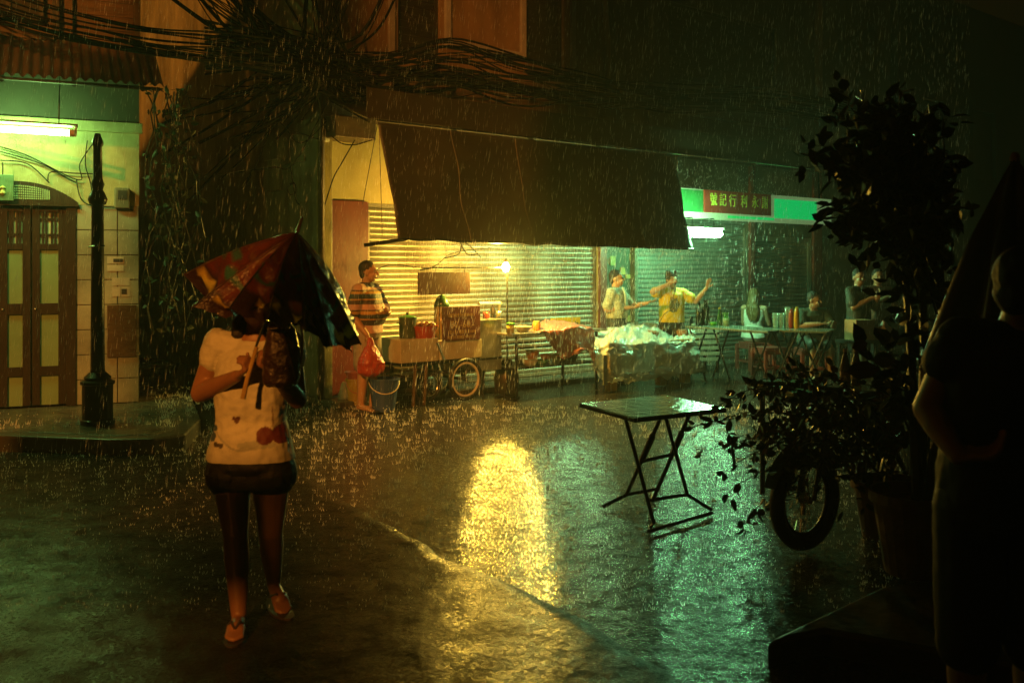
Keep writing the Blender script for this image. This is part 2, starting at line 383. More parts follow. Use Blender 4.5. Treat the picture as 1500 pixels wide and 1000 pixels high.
# plaque hung from the eave beside the arch
hp = T(MB().bb(lx(-30,.14),lx(20,.14),-.15,-.13,lz(10,294,.14),lz(10,256,.14)).build('hanging_sign', mat('sign_green',(.14,.26,.15),.5,c2=(.06,.12,.07),scale=12), world=False, bevel=.004),
       'small weathered green board hung over the wooden folding door', 'sign')
hp.location = L.o; hp.rotation_euler = (0,0,L.a)
MB().tube([(lx(4,.14),-.14,lz(4,256,.14)-.01),(lx(4,.14),-.14,lz(4,238,.14))],.006,5).build('hanger', iron, hp)
MB().lathe([(.01,0),(.028,.02),(.012,.06),(.03,.075),(.0,.1)],8,(lx(4,.14),-.152,lz(4,286,.14))).build('emblem', mat('faded_gold',(.5,.45,.15),.5), hp)

# fluorescent tube under the eave
def emit(name, c, s):
    m = bpy.data.materials.new(name); m.use_nodes = True; nt = m.node_tree; nt.nodes.remove(nt.nodes['Principled BSDF'])
    e = nt.nodes.new('ShaderNodeEmission'); e.inputs[0].default_value = rgb(c); e.inputs[1].default_value = s
    nt.links.new(e.outputs[0], nt.nodes['Material Output'].inputs[0]); return m
ta, tb = F(-80,184,9.66), F(103,195,9.74)
tl = thing('fluorescent_lamp', 'long bare fluorescent tube hung under the tin eave', 'lamp', (ta+tb)/2)
MB().tube([ta,tb],.03,10).build('tube', emit('tube_glow_yellowgreen',(.46,1.,.24),LT_L), tl, world=True)
MB().tube([tb-(tb-ta).normalized()*.0+Vector((.0,0,0)),tb+(tb-ta).normalized()*.05],.036,10).build('end_cap', white_p, tl, world=True)
dv = (tb-ta).normalized()
MB().tube([ta+Vector((0,.02,.075)),tb+dv*.06+Vector((0,.02,.075))],.02,4).build('batten', mat('batten_grey',(.2,.22,.16),.5), tl, world=True)
MB().tube([tb+dv*.045+Vector((0,.01,0)),tb+dv*.045+Vector((0,.02,.075))],.014,6).build('bracket', white_p, tl, world=True)
for k in (.3,.9): p = ta.lerp(tb,k); MB().tube([p+Vector((0,.02,.08)),p+Vector((0,.04,.60))],.006,5).build('hanger', iron, tl, world=True)

# cast-iron lamp post on the pavement
pb = G(143, 622, KH-.01); 
lp = thing('lamp_post', 'old black cast iron lamp post standing on the pavement by the tiled wall', 'lamp post', pb)
s9 = pb.y/FPX
def hz(py): return (622-py)*s9
MB().lathe([(.145,0),(.150,.02),(.15,.05),(.135,.06),(.135,hz(563)),(.15,hz(562)),(.15,hz(558)),(.11,hz(556)),(.12,hz(552)),(.075,hz(545))],24).build('pedestal', iron, lp, smooth=False)
MB().lathe([(.07,hz(548)),(.062,hz(540)),(.058,hz(420)),(.052,hz(300)),(.072,hz(299)),(.085,hz(292)),(.07,hz(285)),(.045,hz(278)),(.06,hz(270)),(.042,hz(262)),(.038,hz(215)),(.05,hz(213)),(.05,hz(207)),(.03,hz(200)),(.026,hz(196))],20).build('shaft', iron, lp, smooth=True)
MB().tube([(-.06,-.05,hz(362)),(.0,-.075,hz(361)),(.07,-.02,hz(360)),(.0,.07,hz(361)),(-.06,.0,hz(362))],.007,6).build('wire_band', chrome, lp)
# ------------------------------------------------------------------ the main shophouse row
sh = thing('shophouse_row', 'old shophouse row with roller shutters, upper floor coloured darker where dim and stained corner', 'building', M.o, M.a)
def mx(px, off=0): return M.X(px, off)
def mz(px, py, off=0): return M.Z(px, py, off)
XE = 13.2; TOPZ = 7.0
sA0, sA1 = mx(539), mx(876); sB0, sB1 = mx(934), mx(1095); sC0, sC1 = mx(1104), mx(1188)
st_z = mz(556, 298)
ops = [(sA0,sA1,.05,st_z),(mx(886),mx(930),.05,st_z-.12),(sB0,sB1,.05,st_z-.02),(sC0,sC1,.05,st_z-.25)]
fl = 3.35
shop_pl = mat('yellow_plaster', (.55,.46,.20), .5, c2=(.34,.26,.09), scale=1.5, bump=.2, bscale=8)
wallmesh(.0, mx(880), 0, fl, ops[:1], .14).build('wall', shop_pl, sh)
wallmesh(mx(880), XE, 0, fl, ops[1:], .14).build('wall', mat('green_plaster',(.14,.17,.12),.5,c2=(.07,.08,.06),scale=2,bump=.25), sh)
# upper floor: ochre part on the left, right part coloured darker for its dimmer light, windows recessed
def W4(px0, px1, py0, py1): pm = (px0+px1)/2; return (mx(px0), mx(px1), mz(pm,py1), mz(pm,py0))
wl = [W4(583,645,-140,86), W4(772,826,-140,100)]; wr = [W4(980,1138,22,160)]
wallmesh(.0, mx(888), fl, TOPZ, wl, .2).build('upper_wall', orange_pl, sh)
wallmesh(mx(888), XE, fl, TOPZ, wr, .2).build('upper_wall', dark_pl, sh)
for a, c, e, g in wl+wr:
    wd = MB().bb(a,c,.1,.13,e,g).build('window', blackwood, sh)
    b = MB(); fr = .05
    b.bb(a,a+fr,.05,.1,e,g); b.bb(c-fr,c,.05,.1,e,g); b.bb(a+fr,c-fr,.05,.1,e,e+fr); b.bb(a+fr,c-fr,.05,.1,g-fr,g)
    b.build('frame', blackwood, wd)
    b = MB(); nsl = int((g-e)/.09)
    for k in range(nsl):
        z = e+.08+k*.09
        if z < g-.06: b.box(((a+c)/2,.085,z),(c-a-2*fr,.012,.075),Matrix.Rotation(.5,3,'X'))
    b.build('louvre', mat('louvre_dark',(.035,.03,.028),.5), wd)
    MB().bb(a-.08,c+.08,-.09,.0,e-.09,e-.003).build('sill', orange_pl if a < 6 else dark_pl, wd, bevel=.008)
# framed blind panel between the two windows, pilasters, ledges, stringcourse
a, c, e, g = W4(650,768,-140,78); lav = mat('grey_trim',(.30,.28,.30),.5,c2=(.18,.16,.18),scale=3)
b = MB(); fw = .09
b.bb(a,a+fw,-.05,.0,e,g); b.bb(c-fw,c,-.05,.0,e,g); b.bb(a+fw,c-fw,-.05,.0,e,e+fw); b.build('panel_trim', lav, sh, bevel=.006)
for px in (572, 838): x = mx(px); MB().bb(x-.045,x+.045,-.045,.0,mz(px,100),TOPZ).build('trim', lav, sh, bevel=.006)
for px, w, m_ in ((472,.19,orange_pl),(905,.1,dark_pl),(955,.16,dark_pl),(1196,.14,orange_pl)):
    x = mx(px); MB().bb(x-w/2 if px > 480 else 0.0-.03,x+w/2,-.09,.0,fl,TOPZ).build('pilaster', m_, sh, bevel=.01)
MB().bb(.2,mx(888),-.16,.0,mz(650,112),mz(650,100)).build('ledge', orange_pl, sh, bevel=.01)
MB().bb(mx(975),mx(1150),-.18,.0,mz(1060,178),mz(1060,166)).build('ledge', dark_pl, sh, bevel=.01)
# corner pillar with flaking yellow paint and side wall into the alley
pillar_m = mat('flaking_yellow', (.42,.32,.10), .45, c2=(.05,.04,.02), scale=5, bump=.5, bscale=9, stretch=(1,1,.4))
MB().bb(-.06,.085,-.14,.0,0,fl).build('corner_pillar', pillar_m, sh, bevel=.015)
MB().bb(-.02,.001,.001,7.5,0,TOPZ).build('side_wall', side_pl, sh)
MB().bb(.0,XE,.2,7.5,TOPZ-.1,TOPZ).build('roof', blackwood, sh)
MB().bb(XE-.02,XE,.2,7.5,0,TOPZ-.1).build('end_wall', dark_pl, sh)
for z in (1.3,2.9): MB().bb(-.05,-.0205,.3,5.,z-.03,z+.03).build('side_band', side_pl, sh)
b = MB(); b.bb(-.075,-.022,.9,1.3,2.55,2.95); b.build('junction_box', side_pl, sh, bevel=.01)
MB().bb(-.06,.01,-.20,-.142,mz(470,210),mz(470,180)).build('junction_box', white_p, sh, bevel=.01)
# dark red panel beside the first shutter
redp = mat('dark_red_paint', (.17,.014,.007), .45, c2=(.08,.007,.004), scale=2.5, bump=.2, stretch=(1,1,.4))
MB().bb(.09,sA0-.015,-.035,.0,.05,st_z+.01).build('red_panel', redp, sh, bevel=.004)
for px0, px1, pz in ((876,886,None),(1096,1103,None),(1189,1201,None)):
    MB().bb(mx(px0),mx(px1),-.05,.0,.05,fl-.02).build('door_post', mat('maroon_paint',(.22,.07,.05),.45,c2=(.12,.035,.025),scale=4), sh, bevel=.004)
# roller shutters: housing, guides, every slat
shut = mat('shutter_metal', (.42,.39,.31), .38, .3, c2=(.15,.12,.08), scale=1.6, world=True, stretch=(1,1,.5), bump=.06)
shut2 = mat('shutter_metal_green', (.32,.38,.33), .4, .3, c2=(.13,.16,.14), scale=1.6, world=True, stretch=(1,1,.5), bump=.06)
def shutter(x0, x1, z1, m_, label):
    b_ = MB(); H = .072; w = x1-x0-.08; prof = [(0,0),(-.012,.006),(-.020,.02),(-.022,.036),(-.018,.052),(-.008,.062),(0,.066),(.002,.072)]
    for y_, z_ in prof: b_.v += [Vector((-w/2,y_,z_)), Vector((w/2,y_,z_))]
    b_.f = [(2*i,2*i+1,2*i+3,2*i+2) for i in range(len(prof)-1)]; b_.c = [(1,1,1)]*len(b_.v)
    t = thing('roller_shutter', label, 'shutter', M.W(x0,0,0), M.a)
    n = int((z1-.12)/H); src = b_.build('slat', m_, t, smooth=True); src.location = ((x1-x0)/2,.075,.1)
    for k in range(1, n): inst(src, t, ((x1-x0)/2+random.uniform(-.002,.002), .075+random.uniform(-.002,.002), .1+k*H))
    MB().bb(.0,x1-x0,.04,.1,.052,.1).build('bottom_bar', m_, t, bevel=.006)
    for x in (.002, x1-x0-.042): MB().bb(x,x+.04,.03,.12,.052,z1-.1).build('guide_rail', m_, t)
    MB().bb(.002,x1-x0-.002,.02,.13,.1+n*H,z1-.003).build('housing', m_, t)
    return t
shutter(sA0, sA1, st_z, shut, 'wide roller shutter behind the food cart and metal table')
shutter(sB0, sB1, st_z-.02, shut2, 'roller shutter behind the singer, under the green shop sign')
shutter(sC0, sC1, st_z-.25, shut2, 'narrow roller shutter between two brown posts behind seated diners')
# door niche between the shutters: dark board with small framed pictures
MB().bb(mx(886),mx(930),.1,.13,.05,st_z-.13).build('niche_board', mat('niche_green',(.05,.09,.06),.5), sh)
pic = mat('picture_gold', (.42,.30,.10), .5, c2=(.2,.22,.08), scale=20)
for px, py, w, h in ((893,375,8,14),(908,392,7,10),(916,402,9,6),(913,433,11,9),(894,430,10,12),(922,372,8,10),(896,455,9,10),(918,462,10,9),(905,480,10,8)):
    MB().bb(mx(px,-.1),mx(px+w,-.1),.085,.099,mz(px,py+h,-.1),mz(px,py,-.1)).build('picture', pic, sh)
# dark little roof box and rolled tarp by the corner
MB().bb(mx(487,.35),mx(548,.35),-.40,-.02,mz(520,204,.35),mz(520,172,.35)).build('shelf_box', rustm, sh, bevel=.015)
# rainwater pipe
b = MB(); x = mx(884); b.tube([(x,-.08,mz(884,158)),(x+.01,-.08,mz(884,60)),(x-.05,-.08,mz(884,20)),(x-.06,-.08,TOPZ)],.045,8); b.build('drain_pipe', orange_pl, sh, smooth=True)
x = -.085; MB().tube([(x,-.17,.05),(x,-.17,TOPZ-.5)],.04,8).build('drain_pipe', rustm, sh, smooth=True)
# fixed canopy over the shutters with its bright front rail
co = .95
can0, can1 = mx(537,co), mx(1186,co); cz = mz(553,178,co)
dark_tarp = mat('dark_canvas', (.045,.038,.026), .5, c2=(.025,.02,.014), scale=2.5, bump=.4, bscale=7)
cn = thing('canopy', 'dark fixed canopy above the shutters with thin metal front rail', 'canopy', M.o, M.a)
def canf(u, v): x = can0+(can1-can0)*u; return Vector((x,-co*(1-v)-.0,cz+.03+.36*v+.02*math.sin(x*2.1)*(1-v)))
MB().grid(canf, 60, 4).build('canvas', dark_tarp, cn, thick=.012)
MB().tube([(can0+.12,-co-.01,cz+.015),(can1,-co-.01,cz+.015)],.011,6).build('front_rail', chrome, cn)
def valf(u, v): x = can0+(can1-can0)*u; return Vector((x,-co+.005+.0*v,cz+.03+.34*v*(1 if True else 0)))
MB().grid(valf, 40, 3).build('valance', dark_tarp, cn, thick=.008)
for k in range(8): x = can0+.05+(can1-can0-.1)*k/7; MB().tube([(x,-co+.03,cz-.01),(x,-.01,cz+.36)],.014,6).build('rib', iron, cn)
# hanging tarp awning
A = thing('tarp_awning', 'large dark hanging tarp awning shading the food cart', 'awning', M.o, M.a)
bo = 1.38
TLx, TRx = mx(553,co), mx(986,co); BL = M.P(583,350,bo); BR = M.P(1015,365,bo)
def tarp(u, v):                                                        # v: 0 top, 1 bottom
    x = (TLx+(TRx-TLx)*u)*(1-v)+(BL[0]+(BR[0]-BL[0])*u)*v; zt = cz-.01; zb = BL[1]+(BR[1]-BL[1])*u
    z = zt+(zb-zt)*v; y = -(co+.005)-(bo-co)*v**1.2
    y += .03*math.sin(v*PI)*math.sin(u*23)+.10*noise.noise(Vector((u*5,v*2.2,1)))*math.sin(v*PI)+.02*noise.noise(Vector((u*26,v*5,3)))*v; z += .004*math.sin(u*60)*v**4+.015*noise.noise(Vector((u*14,0,4)))*v
    x += .03*math.sin(v*PI)*(u < .02) 
    return Vector((x,y,z))
MB().grid(tarp, 90, 26).build('canvas', dark_tarp, A, smooth=True, thick=.006)
def hem(k): return [tarp(k/60*1.0, 1.)+Vector((0,-.004,-.0)) for k in range(61)]
for u_ in (.2,.4,.6,.8): MB().tube([tarp(u_,k/16)+Vector((0,-.006,0)) for k in range(17)],.006,4).build('seam', dark_tarp, A)
for u_ in (.03,.5,.97): MB().tube([tarp(u_,k/16)+Vector((0,.02,0)) for k in range(17)],.013,5).build('rib', iron, A)
MB().tube([tarp(i/60,1.)+Vector((0,0,.0)) for i in range(61)],.014,6).build('bottom_bar', iron, A)
for dpx in (0,):
    p0 = tarp(0,1); MB().tube([p0+Vector((-.28,.25,-.07)),p0+Vector((.1,0,0))],.02,6).build('bar_end', iron, A)
for ax, bx in (((mx(553,co)+.02,-co,cz-.03),(mx(560,1.1),-1.1,mz(560,345,1.1))),((mx(553,co)-.0,-co,cz-.03),(mx(531,.5),-.5,mz(531,300,.5)))):
    MB().tube([ax,bx],.005,4).build('rope', iron, A)
# drops hanging off the awning's hem
# green shop sign with dark red name board
sg_o = .75
sgn = thing('shop_sign', 'long green and white shop sign box with dark red name board', 'sign', M.o, M.a)
sx0, sx1 = mx(984,sg_o), mx(1218,sg_o); z0a, z1a = mz(1100,324,sg_o), mz(1100,283,sg_o)
MB().bb(sx0,sx1,-sg_o,-sg_o+.16,z0a,z1a).build('sign_box', mat('sign_white',(.6,.62,.5),.4,c2=(.5,.52,.4),scale=4,emit=(.42,.75,.30),estr=.22), sgn, bevel=.006)
grn = mat('sign_bright_green', (.02,.55,.12), .45, c2=(.015,.46,.09), scale=2, emit=(.0,.75,.16), estr=.55)
gx0, gx1 = mx(1134,sg_o), mx(1196,sg_o); h_ = z1a-z0a
MB().bb(gx0,gx1,-sg_o-.006,-sg_o-.0005,z0a+.07,z1a-.06).build('green_panel', grn, sgn)
MB().bb(mx(1066,sg_o),gx0-.0,-sg_o-.005,-sg_o-.0005,z0a+.03,z0a+.07).build('green_stripe', grn, sgn)
MB().bb(sx0+.02,mx(1036,sg_o),-sg_o-.0055,-sg_o-.0005,z0a+.1,z1a-.02).build('green_panel', mat('sign_dull_green',(.04,.24,.07),.5), sgn)
nb = MB().bb(mx(1032,sg_o+.03),mx(1129,sg_o+.03),-sg_o-.04,-sg_o-.006,z0a+.10,z1a-.004).build('name_board', mat('board_red',(.40,.05,.035),.4,c2=(.28,.03,.02),scale=8), sgn, bevel=.004)
gold = mat('gold_lettering', (.80,.80,.10), .4, 0., c2=(.6,.62,.08), scale=20)
chars = ['號','記','行','利','永','謝']
bx0, bx1 = mx(1040,sg_o+.03), mx(1127,sg_o+.03)
cs = [.05,.2,.36,.55,.74,.91]
for t, ch in zip(cs, chars):
    facetext(ch, .215, 'character', gold, sgn, (bx0+(bx1-bx0)*t,-sg_o-.041,z0a+.10+(h_-.1)*.55), (PI/2,0,0), .004, .85)
for k in (.06,.5,.94):
    x = sx0+(sx1-sx0)*k; MB().tube([(x,-sg_o+.08,z1a-.01),(x,-sg_o+.1,cz+.02),(x,-.9,cz+.02)],.014,6).build('bracket', iron, sgn)
# lit batten lamp under the sign, and one more behind the tarp
def batten(label, p, q, r, m_, drop):
    t = thing('fluorescent_lamp', label, 'lamp', (p+q)/2); d_ = (q-p).normalized()
    MB().tube([p.lerp(q,k_) for k_ in (0,.03,.08,.2,.8,.92,.97,1)],[r*.55,r*.82,r*.96,r,r,r*.96,r*.82,r*.55],14).build('tube', m_, t, world=True, smooth=True)
    MB().tube([p+Vector((0,0,r+.03))-d_*.04,q+Vector((0,0,r+.03))+d_*.04],.03,4).build('batten', white_p, t, world=True)
    for e_ in (p-d_*.02, q+d_*.02): MB().tube([e_-d_*.02+Vector((0,0,.0)),e_+d_*.02],r*.5,8).build('end_cap', white_p, t, world=True)
    for k in (.2,.8): c_ = p.lerp(q,k); MB().tube([c_+Vector((0,0,r+.05)),c_+Vector((0,0,r+.05+drop))],.006,4).build('hanger', iron, t, world=True)
    return t
lo_ = 1.25
p = M.W(mx(1003,lo_),-lo_,mz(1003,341,lo_)); q = M.W(mx(1056,lo_),-lo_,mz(1056,343,lo_))
lamp_r = batten('short glowing fluorescent lamp hung under the green shop sign', p, q, .055, emit('tube_glow_bluegreen',(.33,1.,.42),LT_R), .12)
for k in (.2,.8):
    c_ = p.lerp(q,k)+Vector((0,0,.225)); e_ = c_+M.v*.5; MB().tube([c_,e_],.01,5).build('arm', iron, lamp_r, world=True)
p = M.W(mx(802,.9),-.9,1.97); q = M.W(mx(862,.9),-.9,1.97)
batten('fluorescent lamp hung behind the tarp awning beside the wide shutter', p, q, .035, emit('tube_glow_green',(.42,1.,.40),LT_M), 1.0)
# ------------------------------------------------------------------ houses closing the alley and the dark end of the street
ah = thing('alley_house', 'dark narrow house closing the end of the alley', 'house', (-6.2,17.2,0), math.radians(8))
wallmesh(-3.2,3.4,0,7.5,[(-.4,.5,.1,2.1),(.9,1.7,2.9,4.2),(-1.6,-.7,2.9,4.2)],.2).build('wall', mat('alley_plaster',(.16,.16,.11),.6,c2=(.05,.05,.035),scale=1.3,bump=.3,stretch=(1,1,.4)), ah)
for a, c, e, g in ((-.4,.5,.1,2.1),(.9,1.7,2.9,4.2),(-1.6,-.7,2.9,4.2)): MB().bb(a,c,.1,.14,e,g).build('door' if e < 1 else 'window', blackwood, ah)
MB().grid(lambda u,v: Vector((-3.2+6.6*u,-.9*(1-v),2.45+.3*v+.02*math.sin(u*6.6*2*PI/.12))),300,2).build('tin_awning', MATS['tin_sheet'], ah, thick=.004)
rh = thing('end_house', 'dark unlit house at the far end beyond the diners', 'house', M.W(XE+.3,0,0), M.a)
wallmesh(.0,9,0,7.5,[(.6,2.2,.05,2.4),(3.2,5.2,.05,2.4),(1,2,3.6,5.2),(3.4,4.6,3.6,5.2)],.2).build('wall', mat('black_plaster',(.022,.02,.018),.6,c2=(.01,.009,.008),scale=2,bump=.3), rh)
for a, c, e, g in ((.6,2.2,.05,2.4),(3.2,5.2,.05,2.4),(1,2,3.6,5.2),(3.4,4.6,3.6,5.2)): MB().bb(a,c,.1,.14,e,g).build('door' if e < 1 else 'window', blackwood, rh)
# unseen house added behind the camera, shading the right of the scene
oh = thing('added_shade_house', 'plain unseen shophouse added across the street to shade the right side', 'house', (OPX,-2.0,0), 0)
b = wallmesh(0,14,0,19,[(1,3.5,.1,2.6),(4.6,7.1,.1,2.6),(1.2,2.4,4,6),(4.8,6.2,4,6)],.2); 
ow = MB()
for p_ in b.v: ow.v.append(Vector((p_.x,-p_.y,p_.z)))
ow.f = [tuple(reversed(f)) for f in b.f]; ow.c = b.c; ow.build('wall', dark_pl, oh)
MB().bb(0,14,-6,-.23,0,19).build('rear_block', dark_pl, oh)
for a, c, e, g in ((1,3.5,.1,2.6),(4.6,7.1,.1,2.6),(1.2,2.4,4,6),(4.8,6.2,4,6)): MB().bb(a,c,-.16,-.1,e,g).build('door' if e < 1 else 'window', blackwood, oh)

# unseen narrow house and awning added to shade the alley and the woman's legs
nh = thing('added_narrow_shade_house', 'tall narrow unseen house added across the street to shade the alley', 'house', (-6.0,-2.0,0), 0)
b = wallmesh(0,1.4,0,13,[(.3,1.1,.1,2.3),(.3,1.1,4,5.6)],.2); ow = MB()
for p_ in b.v: ow.v.append(Vector((p_.x,-p_.y,p_.z)))
ow.f = [tuple(reversed(f)) for f in b.f]; ow.c = b.c; ow.build('wall', dark_pl, nh)
MB().bb(0,1.4,-5,-.23,0,13).build('rear_block', dark_pl, nh)
for e, g, k in ((.1,2.3,'door'),(4,5.6,'window')): MB().bb(.3,1.1,-.16,-.1,e,g).build(k, blackwood, nh)
aw = thing('added_shade_awning', 'unseen canvas awning added across the street to shade the legs of the walking woman', 'awning', (-4.28,-2.0,0), 0)
MB().grid(lambda u,v: Vector((2.3*u,-.9*(1-v),3.6-.28*v)),24,4).build('canvas', dark_tarp, aw, thick=.01)
MB().grid(lambda u,v: Vector((2.3*u,.01*math.sin(u*40)*v,3.32-.60*v)),60,4).build('valance', dark_tarp, aw, thick=.008)
for x in (.06,2.24): MB().tube([(x,-.02,0),(x,-.02,3.31)],.03,8).build('post', iron, aw)
# ------------------------------------------------------------------ food cart and what stands on it
CO = 1.1
def cp(px, py, off=CO): x, z = M.P(px, py, off); return Vector((x, -off, z))
def cw(px, py, off=CO): x, z = M.P(px, py, off); return M.W(x, -off, z)
cart = thing('food_cart', 'white street food cart with spoked wheels and red price board', 'food cart', M.o, M.a)
white_c = mat('cart_white', (.52,.50,.40), .42, c2=(.30,.27,.19), scale=3, bump=.1)
a, c = cp(645,500), cp(706,523)
MB().bb(a.x,c.x,-CO,-CO+.62,c.z,a.z).build('body', white_c, cart, bevel=.008)
a, c = cp(588,498), cp(650,528)
MB().bb(a.x,cp(644,500).x-.004,-CO+.02,-CO+.55,c.z,a.z).build('side_tray', white_c, cart, bevel=.008)
b = MB(); e0, e1 = cp(640,502,CO+.03), cp(651,528,CO+.03); b.tube([e0,e1],.014,6); b.build('edge_strip', chrome, cart)
ra, rc = cp(649,450,CO+.02), cp(703.5,497,CO+.02)
pb_ = MB().bb(ra.x,rc.x,-CO-.02,-CO+.0,rc.z,ra.z).build('price_board', mat('board_maroon',(.11,.02,.012),.4,c2=(.07,.012,.008),scale=5), cart, bevel=.003)
tan = mat('faded_yellow_print', (.42,.26,.06), .5)
rm = (ra.x+rc.x)/2; hh = ra.z-rc.z
facetext('50.-60.-', .115, 'price_print', tan, cart, (rm+.01,-CO-.021,rc.z+hh*.47), (PI/2,0,0), .001)
b = MB(); random.seed(3)
for r_, (t, wdt, hgt) in enumerate(((.75,.7,.05),(.26,.72,.05),(.11,.76,.045))):      # worn, no longer readable strokes
    x = rm-wdt*.5*(rc.x-ra.x)
    while x < rm+wdt*.5*(rc.x-ra.x):
        w = random.uniform(.006,.014); hgt_ = hgt*random.uniform(.5,1)
        b.bb(x,x+w,-CO-.0225,-CO-.0205,rc.z+hh*t-hgt_/2,rc.z+hh*t+hgt_/2); x += w+random.uniform(.008,.022)
b.build('worn_print', tan, cart)
for x in (ra.x+.03, rc.x-.03): MB().bb(x-.012,x+.012,-CO+.002,-CO+.03,cp(645,503).z,ra.z-.02).build('board_post', iron, cart)
a, c = cp(705,471), cp(738,541)
MB().bb(a.x,c.x,-CO+.04,-CO+.55,c.z,a.z).build('steel_locker', steel, cart, bevel=.008)
MB().bb(a.x-.01,c.x+.06,-CO+.02,-CO+.57,a.z,a.z+.02).build('steel_lid', steel, cart, bevel=.005)
b = MB(); r0, r1 = cp(702,444,CO-.3), cp(733,444,CO-.3); b.tube([r0,r1],.02,6); b.build('rack_bar', white_p, cart)
MB().tube([r1+Vector((-.02,0,0)),Vector((r1.x-.02,r1.y,a.z))],.02,6).build('rack_post', steel, cart)
# chassis, legs, wheels
b = MB(); zc = cp(650,528).z-.02; xl_, xr_ = cp(590,528).x, cp(738,541).x
for y in (-CO+.05,-CO+.52): b.tube([(xl_,y,zc),(xr_,y,zc)],.022,6)
for x in (xl_,(xl_+xr_)/2,xr_): b.tube([(x,-CO+.05,zc),(x,-CO+.52,zc)],.02,6)
b.build('chassis', iron, cart)
for px in (609, 625): MB().tube([cp(px,528,CO-.05),Vector((cp(px,528).x,-CO+.05,.0))],.022,6).build('leg', rustm, cart)
MB().tube([(cp(609,528).x,-CO+.5,zc),(cp(609,528).x,-CO+.5,0)],.022,6).build('leg', rustm, cart)
zsh = .33
MB().bb(xl_+.1,xr_-.1,-CO+.1,-CO+.5,zsh,zsh+.02).build('lower_shelf', blackwood, cart)
wc = cp(682,540,CO+.06); R_ = .255; wc.z = R_+.012
def wheel(par, c, R, axis_y=True, tyre=.026, rimr=.012, spokes=20, name='wheel', rot=None, rim_m=None, world=False):
    def pt(a, r, y=0.):
        p = Vector((math.cos(a)*r, y, math.sin(a)*r)); return Vector(c)+(rot @ p if rot else p)
    def ring(r, rr, n=40, k=8):
        b = MB(); vs = []; fs = []
        for i in range(n):
            A_ = 2*PI*i/n
            for j in range(k):
                B_ = 2*PI*j/k; vs.append(pt(A_, r+rr*math.cos(B_), rr*math.sin(B_)))
        for i in range(n):
            for j in range(k): fs.append((i*k+j, i*k+(j+1)%k, ((i+1)%n)*k+(j+1)%k, ((i+1)%n)*k+j))
        return b.add(vs, fs)
    w = ring(R-tyre, tyre).build(name, black, par, world=world, smooth=True)
    ring(R-2*tyre-rimr*.6, rimr).build('rim', rim_m or chrome, w, world=world, smooth=True)
    s = MB()
    for i in range(spokes):
        A_ = 2*PI*i/spokes; s.tube([pt(A_+.3*(1 if i%2 else -1),.02,.02*(1 if i%4 < 2 else -1)), pt(A_,R-2*tyre-rimr)],.0022,3,False)
    s.build('spokes', chrome, w, world=world)
    MB().tube([pt(0,0,-.035),pt(0,0,.035)],.022,10).build('hub', chrome, w, world=world)
    return w
wheel(cart, wc, R_, rimr=.015, rim_m=white_p)  # white rim: the gleam of chrome put into its colour
wheel(cart, wc+Vector((0,.56,0)), R_)
w3 = cp(628,548,CO-.2); w3.z = .2; wheel(cart, w3, .19)
MB().tube([wc+Vector((0,0,0)),wc+Vector((0,.56,0))],.016,8).build('axle', iron, cart)
for y in (.04,.52): MB().tube([wc+Vector((0,y,0)),Vector((wc.x-.08,wc.y+y,zc))],.016,6).build('wheel_strut', iron, cart); MB().tube([wc+Vector((0,y,0)),Vector((wc.x+.1,wc.y+y,zc))],.016,6).build('wheel_strut', iron, cart)
# red board hung from the rod
def put(o, label, cat, group=None): return T(o, label, cat, group)
pole = thing('lamp_pole', 'thin pole carrying a bare glowing light bulb and long rod', 'lamp', cw(744,580,CO+.0)*1.0)
pole.location.z = 0
pt_ = cw(743,398,CO); px_ = Vector((pt_.x,pt_.y,0))
MB().tube([px_,pt_+Vector((0,0,.04))],.012,6).build('pole', iron, pole, world=True)
MB().lathe([(.16,0),(.16,.015),(.03,.03),(.015,.06)],14,px_).build('base', iron, pole, world=True)
rod0, rod1, rod2 = cw(616,395,CO), cw(636,392,CO), cw(741,392,CO)
MB().tube([rod0,rod1,rod2],.009,5).build('rod', iron, pole, world=True)
bc = cw(741,391,CO+.06)
bm = emit('bulb_glow', (1.,.60,.07), LT_B)
MB().lathe([(.002,-.058),(.026,-.05),(.04,-.03),(.045,-.008),(.041,.014),(.026,.038),(.018,.055)],12,bc).build('bulb', bm, pole, world=True, smooth=True)
MB().lathe([(.019,.055),(.021,.06),(.021,.095),(.012,.1)],10,bc).build('socket', black, pole, world=True)
rb0, rb1 = cp(612,399,CO-.02), cp(688,430,CO-.02)
hb = thing('hanging_board', 'blank dark red board hung from the rod above the cart', 'sign', M.o, M.a)
MB().bb(rb0.x,rb1.x,-CO+.01,-CO+.025,rb1.z,rb0.z).build('board', mat('hang_red',(.085,.015,.009),.45,c2=(.05,.009,.006),scale=6), hb, bevel=.003)
for px in (637, 680): x = cp(px,394,CO-.02).x; MB().tube([(x,-CO+.018,rb0.z-.01),(x,-CO+.004,cp(px,392).z+.0)],.004,4).build('hook', iron, hb)
